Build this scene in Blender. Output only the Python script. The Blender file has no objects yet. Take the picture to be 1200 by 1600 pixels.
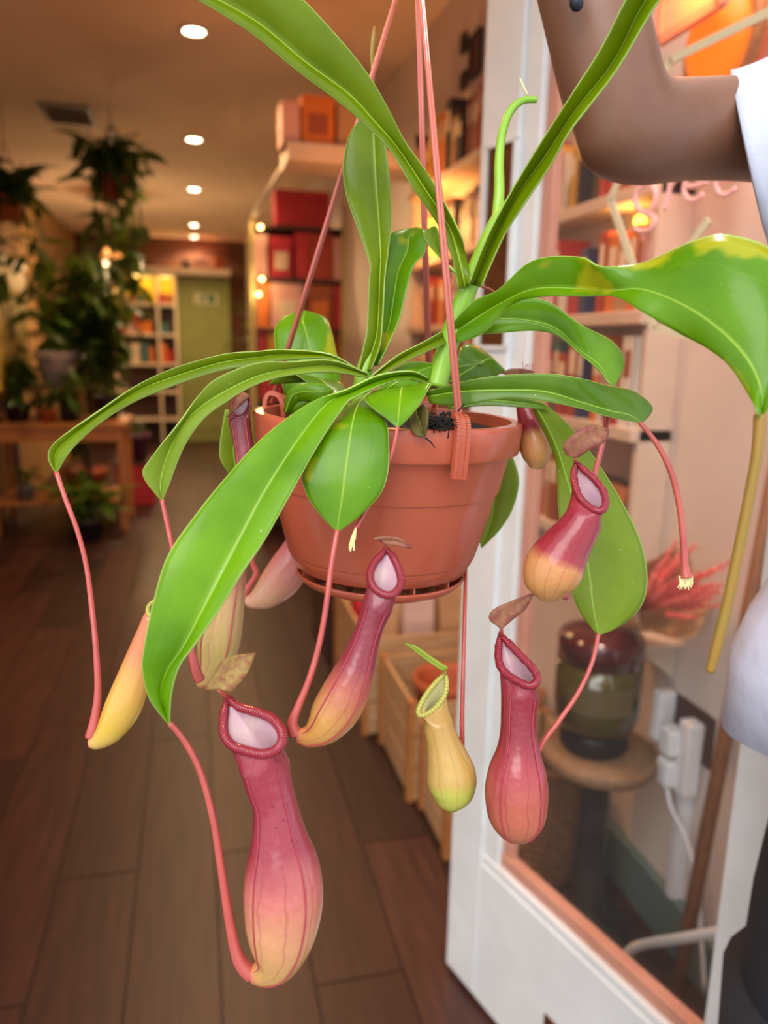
import bpy, math, random
from mathutils import Vector, Matrix
random.seed(7)
scene = bpy.context.scene
COL = scene.collection

# ------------------------------------------------------------------ camera
FPX = 1200.0
PITCH = math.atan(.2158); YAW = math.atan(.2487); ROLL = .02
CAM = Vector((0, 0, 1.3))
_r0 = Vector((math.cos(YAW), -math.sin(YAW), 0))
CF = Vector((math.cos(PITCH)*math.sin(YAW), math.cos(PITCH)*math.cos(YAW), -math.sin(PITCH)))
_u0 = Vector((math.sin(PITCH)*math.sin(YAW), math.sin(PITCH)*math.cos(YAW), math.cos(PITCH)))
CR = _r0*math.cos(ROLL) + _u0*math.sin(ROLL)
CU = _u0*math.cos(ROLL) - _r0*math.sin(ROLL)
cd = bpy.data.cameras.new('camera')
cd.sensor_fit = 'AUTO'; cd.sensor_width = 36; cd.lens = 27
cd.clip_start = .02; cd.clip_end = 100
cd.dof.use_dof = True; cd.dof.focus_distance = .44; cd.dof.aperture_fstop = 5.5
cam = bpy.data.objects.new('camera', cd); COL.objects.link(cam)
cam.matrix_world = Matrix(((CR.x, CU.x, -CF.x, CAM.x), (CR.y, CU.y, -CF.y, CAM.y), (CR.z, CU.z, -CF.z, CAM.z), (0, 0, 0, 1)))
scene.camera = cam

# ------------------------------------------------------------------ world and exposure
w = bpy.data.worlds.new('overcast_sky'); scene.world = w; w.use_nodes = True
bg = w.node_tree.nodes['Background']
bg.inputs[0].default_value = (.91, .96, 1.03, 1); bg.inputs[1].default_value = 1.15
# the bright part of the overcast: a very soft veiled sun high over the street behind the camera
sd = bpy.data.lights.new('veiled_sun', 'SUN'); sd.energy = 1.6; sd.angle = math.radians(40); sd.color = (1, .97, .92)
so = bpy.data.objects.new('veiled_sun', sd); COL.objects.link(so)
so.rotation_euler = Vector((.45, .75, -.85)).to_track_quat('-Z', 'Y').to_euler()
vs = scene.view_settings
vs.view_transform = 'Standard'; vs.look = 'None'; vs.gamma = 1; vs.use_curve_mapping = False; vs.exposure = 0.42

# ------------------------------------------------------------------ helpers
def ray(x, y): return CF + CR*((x-600)/FPX) - CU*((y-800)/FPX)
def P(x, y, D): return CAM + ray(x, y)*D
def on(ax, x, y, v):
    r = ray(x, y); return CAM + r*((v-CAM[ax])/r[ax])
def dep(d): return .5 + d*.01
def Q(x, y, d): return P(x, y, dep(d))
def lin(c):
    c = c/255.0
    return c/12.92 if c <= .04045 else ((c+.055)/1.055)**2.4
def S(r, g, b): return (lin(r), lin(g), lin(b), 1)
V = Vector
ORG = {}

def link(o, parent=None, org=None):
    COL.objects.link(o)
    if parent is not None:
        o.parent = parent
        ORG[o.name] = ORG[parent.name]
    else:
        ORG[o.name] = org if org is not None else V((0, 0, 0))
    return o
def thing(name, label, cat, loc=(0, 0, 0), group=None, kind=None):
    o = bpy.data.objects.new(name, None); o.empty_display_size = .05
    o.location = loc; link(o, None, V(loc)); tag(o, label, cat, group, kind); return o
def tag(o, label=None, cat=None, group=None, kind=None):
    if label: o['label'] = label
    if cat: o['category'] = cat
    if group: o['group'] = group
    if kind: o['kind'] = kind
    return o
class MB:
    def __init__(s): s.v = []; s.f = []
    def box(s, lo, hi, m=None):
        b = len(s.v)
        for z in (lo[2], hi[2]):
            for x, y in ((lo[0], lo[1]), (hi[0], lo[1]), (hi[0], hi[1]), (lo[0], hi[1])):
                p = V((x, y, z)); s.v.append(m @ p if m else p)
        for q in ((3, 2, 1, 0), (4, 5, 6, 7), (0, 1, 5, 4), (1, 2, 6, 5), (2, 3, 7, 6), (3, 0, 4, 7)): s.f.append([b+i for i in q])
        return s
    def hexa(s, pts):           # 8 points: bottom 4, top 4
        b = len(s.v); s.v += [V(p) for p in pts]
        for q in ((3, 2, 1, 0), (4, 5, 6, 7), (0, 1, 5, 4), (1, 2, 6, 5), (2, 3, 7, 6), (3, 0, 4, 7)): s.f.append([b+i for i in q])
        return s
    def prism(s, poly, ext):    # closed polygon (list of points) extruded by a vector
        b = len(s.v); n = len(poly); e = V(ext)
        s.v += [V(p) for p in poly] + [V(p)+e for p in poly]
        s.f.append([b+i for i in range(n)][::-1]); s.f.append([b+n+i for i in range(n)])
        for i in range(n): s.f.append([b+i, b+(i+1) % n, b+n+(i+1) % n, b+n+i])
        return s
    def lathe(s, prof, c=(0, 0, 0), n=32, cap0=True, cap1=True, tilt=None):
        b = len(s.v); c = V(c)
        for r, z in prof:
            for k in range(n):
                a = 2*math.pi*k/n; p = V((r*math.cos(a), r*math.sin(a), z))
                if tilt: p = tilt @ p
                s.v.append(c+p)
        for i in range(len(prof)-1):
            for k in range(n):
                k2 = (k+1) % n; s.f.append([b+i*n+k, b+i*n+k2, b+(i+1)*n+k2, b+(i+1)*n+k])
        if cap0: s.f.append([b+k for k in range(n)][::-1])
        if cap1: s.f.append([b+(len(prof)-1)*n+k for k in range(n)])
        return s
    def tube(s, pts, rad, n=8, closed=False, flat=None):
        pts = [V(p) for p in pts]; N = len(pts)
        if not hasattr(rad, '__len__'): rad = [rad]*N
        b = len(s.v); up = None
        for i, p in enumerate(pts):
            a = pts[(i-1) % N] if closed or i > 0 else p
            c = pts[(i+1) % N] if closed or i < N-1 else p
            t = (c-a).normalized() if (c-a).length > 1e-9 else V((0, 0, 1))
            if up is None:
                up = V((0, 0, 1)) if abs(t.z) < .9 else V((1, 0, 0))
            up = up - t*up.dot(t)
            if up.length < 1e-6: up = t.orthogonal()
            up.normalize(); sd_ = t.cross(up)
            for k in range(n):
                q = 2*math.pi*k/n
                s.v.append(p + (up*math.cos(q) + sd_*math.sin(q))*rad[i])
        for i in range(N if closed else N-1):
            i2 = (i+1) % N
            for k in range(n):
                k2 = (k+1) % n; s.f.append([b+i*n+k, b+i*n+k2, b+i2*n+k2, b+i2*n+k])
        if not closed:
            s.f.append([b+k for k in range(n)][::-1]); s.f.append([b+(N-1)*n+k for k in range(n)])
        return s
    def ball(s, c, r, n=10, sc=(1, 1, 1)):
        prof = []
        b = len(s.v); c = V(c)
        for i in range(n//2+1):
            a = math.pi*i/(n//2)
            for k in range(n):
                q = 2*math.pi*k/n
                s.v.append(c+V((math.sin(a)*math.cos(q)*r*sc[0], math.sin(a)*math.sin(q)*r*sc[1], -math.cos(a)*r*sc[2])))
        for i in range(n//2):
            for k in range(n):
                k2 = (k+1) % n; s.f.append([b+i*n+k, b+i*n+k2, b+(i+1)*n+k2, b+(i+1)*n+k])
        return s
    def build(s, name, mat, parent=None, smooth=False, label=None, kind=None, bevel=0):
        org = ORG[parent.name] if parent is not None else V((0, 0, 0))
        me = bpy.data.meshes.new(name)
        me.from_pydata([tuple(p-org) for p in s.v], [], s.f)
        me.validate()
        if smooth: me.polygons.foreach_set('use_smooth', [True]*len(me.polygons))
        me.materials.append(mat); me.update()
        o = bpy.data.objects.new(name, me); link(o, parent)
        if bevel:
            bm = o.modifiers.new('bevel', 'BEVEL'); bm.width = bevel; bm.segments = 2; bm.limit_method = 'ANGLE'
        return tag(o, label, None, None, kind)
def grid(name, rows, closed, mat, parent, cap=(0, 0), solid=0, label=None):
    org = ORG[parent.name]
    n = len(rows[0]); R = len(rows)
    v = [tuple(p-org) for r in rows for p in r]; f = []; uv = []
    nj = n if closed else n-1
    for i in range(R-1):
        for j in range(nj):
            j2 = (j+1) % n
            f.append((i*n+j, i*n+j2, (i+1)*n+j2, (i+1)*n+j))
            uv.append(((j/nj, i/(R-1)), ((j+1)/nj, i/(R-1)), ((j+1)/nj, (i+1)/(R-1)), (j/nj, (i+1)/(R-1))))
    if cap[0]: f.append(tuple(range(n))[::-1]); uv.append([(.5, 0)]*n)
    if cap[1]: f.append(tuple((R-1)*n+k for k in range(n))); uv.append([(.5, 1)]*n)
    me = bpy.data.meshes.new(name); me.from_pydata(v, [], f)
    ul = me.uv_layers.new(name='UVMap'); i = 0
    for q in uv:
        for c in q: ul.data[i].uv = c; i += 1
    me.polygons.foreach_set('use_smooth', [True]*len(me.polygons)); me.materials.append(mat); me.update()
    o = bpy.data.objects.new(name, me); link(o, parent)
    if solid:
        sm = o.modifiers.new('thickness', 'SOLIDIFY'); sm.thickness = solid; sm.offset = 0
    return tag(o, label)
def catmull(pts, n):            # pts: equal-length tuples; n samples per span
    out = []; N = len(pts)
    for i in range(N-1):
        p0, p1, p2, p3 = pts[max(i-1, 0)], pts[i], pts[i+1], pts[min(i+2, N-1)]
        for k in range(n):
            t = k/n
            out.append(tuple(.5*((2*b)+(c-a)*t+(2*a-5*b+4*c-d)*t*t+(3*b-a-3*c+d)*t**3) for a, b, c, d in zip(p0, p1, p2, p3)))
    out.append(tuple(pts[-1])); return out
def copy_tree(o, parent=None):
    c = o.copy(); COL.objects.link(c)
    if parent is not None: c.parent = parent
    for ch in o.children: copy_tree(ch, c)
    return c

# ------------------------------------------------------------------ materials
def nt(name):
    m = bpy.data.materials.new(name); m.use_nodes = True
    t = m.node_tree; b = t.nodes['Principled BSDF']; return m, t, b
def node(t, kind, **kw):
    n = t.nodes.new(kind)
    for k, v in kw.items(): setattr(n, k, v)
    return n
def mixc(t, fac, a, b, blend='MIX'):
    n = t.nodes.new('ShaderNodeMix'); n.data_type = 'RGBA'; n.blend_type = blend
    for i, x in ((0, fac), (6, a), (7, b)):
        if hasattr(x, 'links') or hasattr(x, 'is_linked'): t.links.new(x, n.inputs[i])
        else: n.inputs[i].default_value = x
    return n.outputs[2]
def math_(t, op, a, b=0.0, c=None):
    n = t.nodes.new('ShaderNodeMath'); n.operation = op
    for i, x in enumerate((a, b) if c is None else (a, b, c)):
        if hasattr(x, 'is_linked'): t.links.new(x, n.inputs[i])
        else: n.inputs[i].default_value = x
    return n.outputs[0]
def ramp(t, fac, stops):
    n = t.nodes.new('ShaderNodeValToRGB'); e = n.color_ramp.elements
    e[0].position, e[0].color = stops[0]; e[1].position, e[1].color = stops[-1]
    for p, c in stops[1:-1]:
        x = e.new(p); x.color = c
    t.links.new(fac, n.inputs[0]); return n.outputs[0]
def noise(t, scale, detail=3, vec=None, rough=.5):
    n = t.nodes.new('ShaderNodeTexNoise'); n.inputs['Scale'].default_value = scale; n.inputs['Detail'].default_value = detail; n.inputs['Roughness'].default_value = rough
    if vec is None:
        tc = t.nodes.new('ShaderNodeTexCoord'); vec = tc.outputs['Object']
    t.links.new(vec, n.inputs['Vector']); return n.outputs[0]
def bump(t, b, h, strength, dist=.001):
    n = t.nodes.new('ShaderNodeBump'); n.inputs['Strength'].default_value = strength; n.inputs['Distance'].default_value = dist
    t.links.new(h, n.inputs['Height']); t.links.new(n.outputs[0], b.inputs['Normal'])
def M(name, c, rough=.5, c2=None, ns=20, metal=0, coat=0, bmp=None, spec=.5, stretch=None, emit=None, es=1, trans=0, rnd=0):
    m, t, b = nt(name)
    b.inputs['Roughness'].default_value = rough; b.inputs['Metallic'].default_value = metal
    b.inputs['Coat Weight'].default_value = coat; b.inputs['Specular IOR Level'].default_value = spec
    col = None
    if c2:
        vec = None
        if stretch:
            tc = t.nodes.new('ShaderNodeTexCoord'); mp = t.nodes.new('ShaderNodeMapping'); mp.inputs['Scale'].default_value = stretch
            t.links.new(tc.outputs['Object'], mp.inputs[0]); vec = mp.outputs[0]
        nz = noise(t, ns, 4, vec)
        col = ramp(t, nz, [(.3, c), (.7, c2)])
    if rnd:
        oi = t.nodes.new('ShaderNodeObjectInfo'); f = math_(t, 'MULTIPLY_ADD', oi.outputs['Random'], rnd, 1-rnd*.6)
        g = node(t, 'ShaderNodeCombineColor')
        for i in range(3): t.links.new(f, g.inputs[i])
        col = mixc(t, 1.0, col if col else c, g.outputs[0], 'MULTIPLY')
    if col is not None: t.links.new(col, b.inputs['Base Color'])
    else: b.inputs['Base Color'].default_value = c
    if bmp: bump(t, b, noise(t, bmp[0], 4), bmp[1], bmp[2] if len(bmp) > 2 else .001)
    if emit:
        b.inputs['Emission Color'].default_value = emit; b.inputs['Emission Strength'].default_value = es
    if trans: b.inputs['Transmission Weight'].default_value = trans
    return m
def leaf_mat(name, c1, c2, rib, edge=None, patch=None, pamt=.62, pscale=30, rough=.28, tr=.28, back=None):
    m, t, b = nt(name)
    uv = t.nodes.new('ShaderNodeUVMap'); sp = t.nodes.new('ShaderNodeSeparateXYZ'); t.links.new(uv.outputs[0], sp.inputs[0])
    ax = math_(t, 'ABSOLUTE', math_(t, 'SUBTRACT', sp.outputs[0], .5))
    col = ramp(t, noise(t, 28, 3), [(.32, c1), (.68, c2)])
    # faint side veins running lengthwise
    vn = math_(t, 'PINGPONG', math_(t, 'MULTIPLY_ADD', ax, 9.0, math_(t, 'MULTIPLY', noise(t, 40, 2), .6)), 1.0)
    col = mixc(t, math_(t, 'MULTIPLY', math_(t, 'GREATER_THAN', vn, .95), .05), col, rib)
    if patch:
        pn = noise(t, pscale, 3)
        col = mixc(t, ramp(t, pn, [(pamt, (0, 0, 0, 1)), (pamt+.06, (1, 1, 1, 1))]), col, patch)
    col = mixc(t, ramp(t, ax, [(0.006, (.7, .7, .7, 1)), (.028, (0, 0, 0, 1))]), col, rib)
    if edge: col = mixc(t, ramp(t, ax, [(.478, (0, 0, 0, 1)), (.492, (1, 1, 1, 1))]), col, edge)
    if back:
        ge = t.nodes.new('ShaderNodeNewGeometry'); col = mixc(t, ge.outputs['Backfacing'], col, back)
    # dust specks
    sp2 = noise(t, 420, 1); col = mixc(t, math_(t, 'MULTIPLY', math_(t, 'GREATER_THAN', sp2, .80), .5), col, (.75, .8, .6, 1))
    t.links.new(col, b.inputs['Base Color'])
    b.inputs['Roughness'].default_value = rough; b.inputs['Coat Weight'].default_value = .08; b.inputs['Coat Roughness'].default_value = .12; b.inputs['Specular IOR Level'].default_value = .32
    bump(t, b, noise(t, 60, 3), .25, .0012)
    tl = t.nodes.new('ShaderNodeBsdfTranslucent'); t.links.new(mixc(t, .35, col, (.5, .62, .0, 1)), tl.inputs[0])
    mx = t.nodes.new('ShaderNodeMixShader'); mx.inputs[0].default_value = tr
    out = t.nodes['Material Output']
    t.links.new(b.outputs[0], mx.inputs[1]); t.links.new(tl.outputs[0], mx.inputs[2]); t.links.new(mx.outputs[0], out.inputs[0])
    return m
def pitcher_mat(name, stops, vein, veins=11, rough=.28, vamt=.32, wr=.4, neck=.62, net_amt=.16):
    m, t, b = nt(name)
    uv = t.nodes.new('ShaderNodeUVMap'); sp = t.nodes.new('ShaderNodeSeparateXYZ'); t.links.new(uv.outputs[0], sp.inputs[0])
    nz = noise(t, 45, 3)
    vv = math_(t, 'ADD', sp.outputs[1], math_(t, 'MULTIPLY_ADD', nz, .16, -.08))
    col = ramp(t, vv, stops)
    fine = noise(t, 900, 2)
    col = mixc(t, math_(t, 'MULTIPLY', fine, .10), col, (.7, .34, .26, 1))
    ve = t.nodes.new('ShaderNodeTexVoronoi'); ve.feature = 'DISTANCE_TO_EDGE'; ve.inputs['Scale'].default_value = 170
    tc0 = t.nodes.new('ShaderNodeTexCoord'); mp0 = t.nodes.new('ShaderNodeMapping'); mp0.inputs['Scale'].default_value = (1, 1, .45)
    t.links.new(tc0.outputs['Object'], mp0.inputs[0]); t.links.new(mp0.outputs[0], ve.inputs['Vector'])
    net = ramp(t, ve.outputs['Distance'], [(.0, (1, 1, 1, 1)), (.06, (0, 0, 0, 1))])
    col = mixc(t, math_(t, 'MULTIPLY', net, math_(t, 'MULTIPLY', sp.outputs[1], net_amt)), col, vein)
    vn = math_(t, 'PINGPONG', math_(t, 'MULTIPLY_ADD', sp.outputs[0], veins*2.0, math_(t, 'MULTIPLY', noise(t, 70, 3), 1.1)), 1.0)
    col = mixc(t, math_(t, 'MULTIPLY', ramp(t, vn, [(.86, (0, 0, 0, 1)), (.97, (1, 1, 1, 1))]), vamt), col, vein)
    # dark flecks near the neck
    fl = math_(t, 'MULTIPLY', math_(t, 'GREATER_THAN', noise(t, 190, 1), .70), math_(t, 'GREATER_THAN', sp.outputs[1], neck))
    col = mixc(t, math_(t, 'MULTIPLY', fl, .55), col, S(110, 15, 35))
    t.links.new(col, b.inputs['Base Color'])
    b.inputs['Roughness'].default_value = rough; b.inputs['Coat Weight'].default_value = .3; b.inputs['Coat Roughness'].default_value = .14; b.inputs['Specular IOR Level'].default_value = .4
    b.inputs['Subsurface Weight'].default_value = .12; b.inputs['Subsurface Radius'].default_value = (.004, .002, .001)
    vo = t.nodes.new('ShaderNodeTexVoronoi'); vo.inputs['Scale'].default_value = 230
    tc = t.nodes.new('ShaderNodeTexCoord'); t.links.new(tc.outputs['Object'], vo.inputs['Vector'])
    bump(t, b, vo.outputs['Distance'], wr, .0006)
    return m
def rib_mat(name, c, c2, n=180):
    m, t, b = nt(name)
    uv = t.nodes.new('ShaderNodeUVMap'); sp = t.nodes.new('ShaderNodeSeparateXYZ'); t.links.new(uv.outputs[0], sp.inputs[0])
    vn = math_(t, 'PINGPONG', math_(t, 'MULTIPLY', sp.outputs[1], n), 1.0)
    t.links.new(mixc(t, vn, c, c2), b.inputs['Base Color']); bump(t, b, vn, .6, .0006)
    b.inputs['Roughness'].default_value = .22; b.inputs['Coat Weight'].default_value = .5; b.inputs['Coat Roughness'].default_value = .1
    return m
def glass_mat(name, tint=(1, 1, 1, 1), reflection_haze=.0):
    m, t, b = nt(name); t.nodes.remove(b)
    tr = t.nodes.new('ShaderNodeBsdfTransparent'); tr.inputs[0].default_value = tint
    gl = t.nodes.new('ShaderNodeBsdfGlossy'); gl.inputs['Roughness'].default_value = .02
    lw = t.nodes.new('ShaderNodeLayerWeight'); lw.inputs[0].default_value = .5
    fac = math_(t, 'MULTIPLY_ADD', math_(t, 'POWER', lw.outputs['Facing'], 5.0), .4, .02)
    mx = t.nodes.new('ShaderNodeMixShader'); t.links.new(fac, mx.inputs[0]); t.links.new(tr.outputs[0], mx.inputs[1]); t.links.new(gl.outputs[0], mx.inputs[2])
    last = mx.outputs[0]
    if reflection_haze:  # pale diffuse veil painted into the glass for the street's reflection
        df = t.nodes.new('ShaderNodeBsdfDiffuse'); df.inputs[0].default_value = (.9, .88, .85, 1)
        m2 = t.nodes.new('ShaderNodeMixShader'); m2.inputs[0].default_value = reflection_haze; t.links.new(last, m2.inputs[1]); t.links.new(df.outputs[0], m2.inputs[2]); last = m2.outputs[0]
    t.links.new(last, t.nodes['Material Output'].inputs[0]); return m
MT = {}
MT['white_paint'] = M('white_paint', S(242, 246, 247), .45, S(230, 234, 234), 9, bmp=(30, .12))
MT['cream_paint'] = M('cream_paint', S(226, 218, 204), .5, S(212, 203, 188), 6)
MT['wall'] = M('wall_paint', S(226, 212, 200), .8, S(214, 200, 188), 3, bmp=(60, .15))
MT['ceil'] = M('ceiling_paint', S(236, 214, 190), .85, S(226, 203, 178), 2)
MT['dark_wall'] = M('brown_wall', S(92, 52, 34), .8, S(74, 40, 26), 3)
MT['copper'] = M('copper_pink_paint', S(216, 158, 136), .4, S(202, 140, 118), 12)
MT['bronze'] = M('bronze', S(112, 68, 38), .4, S(88, 52, 28), 30, metal=.2)
MT['green_skirt'] = M('grey_green_paint', S(112, 130, 124), .5)
MT['floor'] = M('dark_plank', S(46, 24, 21), .42, S(74, 42, 36), 5, stretch=(9, .7, 9), bmp=(80, .2, .0006), rnd=.75)
MT['joint'] = M('floor_joint', S(40, 27, 22), .8)
MT['pave'] = M('pavement', S(150, 148, 142), .85, S(120, 118, 114), 12)
MT['wood'] = M('warm_wood', S(196, 132, 76), .5, S(160, 98, 50), 8, stretch=(12, 1.2, 12))
MT['pale_wood'] = M('pale_wood', S(206, 168, 124), .55, S(180, 138, 94), 8, stretch=(2, 14, 14))
MT['stool_wood'] = M('weathered_wood', S(150, 116, 82), .55, S(112, 84, 58), 14, stretch=(3, 22, 3))
MT['pole_wood'] = M('brown_pole_wood', S(140, 90, 52), .5, S(108, 66, 36), 12, stretch=(20, 20, 2))
MT['steel'] = M('dark_steel', S(92, 90, 90), .35, S(64, 62, 62), 10, metal=.7)
MT['black'] = M('black_plastic', S(22, 22, 26), .35)
MT['white_plastic'] = M('white_plastic', S(235, 236, 238), .35)
MT['terra'] = M('terracotta', S(190, 98, 58), .6, S(166, 80, 46), 20)
MT['glass'] = glass_mat('door_glass', (.985, .985, .985, 1), .016)
# ------------------------------------------------------------------ the room
XR, XL, YF, YB, ZC = 1.0, -1.38, .66, 10.7, 2.6
def struct(name, mb, m, label, cat=None, parent=None, bevel=0, smooth=False):
    o = mb.build(name, m, parent, smooth, bevel=bevel)
    if parent is None: tag(o, label, cat, None, 'structure')
    return o
pl = thing('floor', 'dark brown wooden plank floor of the shop', 'floor', (0, 0, 0), kind='structure')
MB().box((XL-.1, YF-.1, -.12), (XR+.1, YB+.1, -.004)).build('subfloor', MT['joint'], pl)
PW, PLN = .19, 1.2
base_x = on(2, 659, 1600, 0).x
k0 = math.floor((XL-base_x)/PW)
plank_me = {}
for k in range(k0, k0+15):
    x0 = max(base_x+k*PW, XL); x1 = min(base_x+(k+1)*PW, XR)
    if x1-x0 < .02: continue
    y = YF - random.random()*PLN
    while y < YB:
        ya, yb = max(y, YF), min(y+PLN, YB)
        if yb-ya > .04:
            key = (round(x1-x0, 3), round(yb-ya, 3))
            if key not in plank_me:
                w_, l_ = x1-x0-.0016, yb-ya-.0016; b_ = .0012
                mb = MB()
                mb.hexa([(-w_/2, -l_/2, -.012), (w_/2, -l_/2, -.012), (w_/2, l_/2, -.012), (-w_/2, l_/2, -.012),
                         (-w_/2+b_, -l_/2+b_, 0), (w_/2-b_, -l_/2+b_, 0), (w_/2-b_, l_/2-b_, 0), (-w_/2+b_, l_/2-b_, 0)])
                o = mb.build('plank', MT['floor'], pl); plank_me[key] = o.data
            else:
                o = bpy.data.objects.new('plank', plank_me[key]); link(o, pl)
            o.location = ((x0+x1)/2, (ya+yb)/2, 0)
        y += PLN
struct('ceiling', MB().box((XL-.1, YF, ZC), (XR+.1, YB+.1, ZC+.1)), MT['ceil'], 'plain warm-lit shop ceiling')
struct('wall_right', MB().box((XR, YF, 0), (XR+.1, YB, ZC)), MT['wall'], 'pale right-hand shop wall')
MT['left_wall'] = M('ochre_wall', S(150, 112, 64), .8, S(136, 98, 54), 3)
struct('wall_left', MB().box((XL-.1, YF, 0), (XL, YB, ZC)), MT['left_wall'], 'left-hand shop wall behind the plants')
struct('wall_back', MB().box((XL-.1, YB, 0), (XR+.1, YB+.1, ZC)), MT['dark_wall'], 'dark brown wall at the far end of the shop')
fw = MB()
fw.box((-3, .56, 0), (-.78, .66, 3.4)).box((1.0, .56, 0), (3, .66, 3.4)).box((.72, .62, 0), (1.0, .66, .35)).box((-.78, .56, 2.3), (1.0, .66, 3.4))
struct('wall_front', fw, MT['cream_paint'], 'cream painted shop front around the doorway')
struct('trim_1', MB().box((.69, .622, 0), (.725, .66, 2.3)), MT['white_paint'], 'cream door frame post on the hinge side', bevel=.003)
wn = thing('window_1', 'narrow shop window beside the door hinge', 'window', (.86, .64, .35), kind='structure')
MB().box((.725, .62, .35), (1.0, .66, .38)).build('window_sill', MT['white_paint'], wn); MB().box((.975, .625, .38), (1.0, .655, 2.3)).build('window_frame', MT['white_paint'], wn)
MB().box((.725, .638, .38), (.975, .642, 2.3)).build('window_pane', MT['glass'], wn)
struct('baseboard_right', MB().box((XR-.018, YF, 0), (XR, 3.3, .12)).box((XR-.024, YF, .12), (XR, 3.3, .135)), MT['green_skirt'], 'grey-green skirting board along the right wall', bevel=.002)
struct('ground', MB().box((-6, -8, -.12), (6, .6, -.02)), MT['pave'], 'grey pavement outside the shop')

# ------------------------------------------------------------------ the open glazed door
E0 = on(2, 697, 1505, 0.01); E0.z = 0
DR = V((.28, -.96, 0)); DR.normalize(); DN = V((DR.y, -DR.x, 0))   # DN points to the aisle side
if DN.x > 0: DN = -DN
TH = .042
def dp(t, z, off=0): return E0 + DR*t + V((0, 0, z)) + DN*off
def dbox(mb, t0, t1, z0, z1, o0=-TH, o1=0):
    return mb.hexa([dp(t0, z0, o0), dp(t1, z0, o0), dp(t1, z0, o1), dp(t0, z0, o1), dp(t0, z1, o0), dp(t1, z1, o0), dp(t1, z1, o1), dp(t0, z1, o1)])
def onglass(x, y, off=0.0):
    r = ray(x, y); return CAM + r*(((E0+DN*off-CAM).dot(DN))/r.dot(DN))
door = thing('door_1', 'white framed glass door standing open into the shop', 'door', E0, kind='structure')
DT = 2.22
dbox(MB(), 0, .098, .012, DT).build('lock_stile', MT['white_paint'], door, bevel=.002)
dbox(MB(), .60, .70, .012, DT).build('hinge_stile', MT['white_paint'], door, bevel=.002)
dbox(MB(), .10, .598, .012, .318).build('bottom_rail', MT['white_paint'], door, bevel=.002)
dbox(MB(), .10, .598, DT-.12, DT).build('top_rail', MT['white_paint'], door, bevel=.002)
mo = MB()
dbox(mo, .098, .142, .318, DT-.12, -.030, -.006); dbox(mo, .098, .60, .318, .338, -.030, -.003)
mo.build('moulding', MT['white_paint'], door, bevel=.003)
be = MB()
dbox(be, .142, .168, .338, DT-.12, -.034, -.016); dbox(be, .142, .60, .338, .364, -.034, -.012)
be.build('glazing_bead', MT['copper'], door, bevel=.003, label='pinkish copper-coloured glazing bead')
gp = dbox(MB(), .15, .61, .345, DT-.13, -.028, -.024).build('glass_pane', MT['glass'], door, label='clear glass pane with a painted reflection haze')
fpz = dbox(MB(), .022, .092, 1.305, 1.625, -.004, .0006).build('finger_plate', MT['bronze'], door, label='long dark bronze finger plate')
fb = MB()
dbox(fb, .016, .023, 1.30, 1.63, -.002, .004); dbox(fb, .091, .098, 1.30, 1.63, -.002, .004); dbox(fb, .016, .098, 1.625, 1.632, -.002, .004); dbox(fb, .016, .098, 1.298, 1.305, -.002, .004)
fb.build('plate_border', MT['white_paint'], fpz)
kh = MB(); dbox(kh, .30, .46, .10, .15, -.004, .003)
kh.build('letter_flap', MT['bronze'], door, bevel=.002, label='dark letter slot low in the bottom rail')
MT['cream_vinyl'] = M('cream_vinyl', S(226, 208, 170), .5)
MT['pink_vinyl_glow'] = M('pink_letters', S(248, 186, 176), .4, emit=S(246, 150, 130), es=.12)  # faint glow put into the vinyl letters, which are not lit
def strip(name, pts, wpx, m, par, off=-.020):
    mb = MB()
    for (x0, y0), (x1, y1) in zip(pts, pts[1:]):
        a, b = onglass(x0, y0, off), onglass(x1, y1, off); t = (b-a).normalized(); s_ = t.cross(DN).normalized()
        h = wpx*(a-CAM).length/FPX*.5; e = t*h*.4
        mb.prism([a-e-s_*h, b+e-s_*h, b+e+s_*h, a-e+s_*h], DN*.003)
    return mb.build(name, m, par)
strip('hexagon_outline', [(1024, 513), (955, 312), (1049, 94), (1235, 4)], 11, MT['cream_vinyl'], gp)
strip('hexagon_outline', [(1024, 513), (1235, 560)], 11, MT['cream_vinyl'], gp)
strip('logo_stroke', [(1079, 385), (1107, 346)], 12, MT['cream_vinyl'], gp)
def letter(strokes, r=4.6):
    mb = MB()
    for s_ in strokes:
        pts = [onglass(x, y, -.019) for x, y in catmull(s_, 5)]
        mb.tube(pts, r*(pts[0]-CAM).length/FPX*.8, 8)
    mb.build('letter', MT['pink_vinyl_glow'], gp, True)
letter([[(1010, 287), (998, 296), (993, 312), (998, 327), (1010, 332), (1021, 323), (1025, 307), (1021, 293), (1010, 287)],
        [(1006, 333), (1018, 336), (1023, 345), (1017, 357), (1003, 361), (992, 357)]])
letter([[(1048, 285), (1041, 320), (1037, 328)], [(1045, 299), (1052, 284), (1064, 276), (1073, 277)]])
letter([[(1073, 292), (1088, 290), (1103, 285), (1100, 274), (1088, 268), (1074, 280), (1069, 298), (1076, 312), (1088, 312), (1099, 303)]])
letter([[(1124, 284), (1138, 281), (1152, 276), (1149, 265), (1138, 259), (1125, 270), (1119, 288), (1126, 303), (1138, 303), (1150, 294)]])
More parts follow.
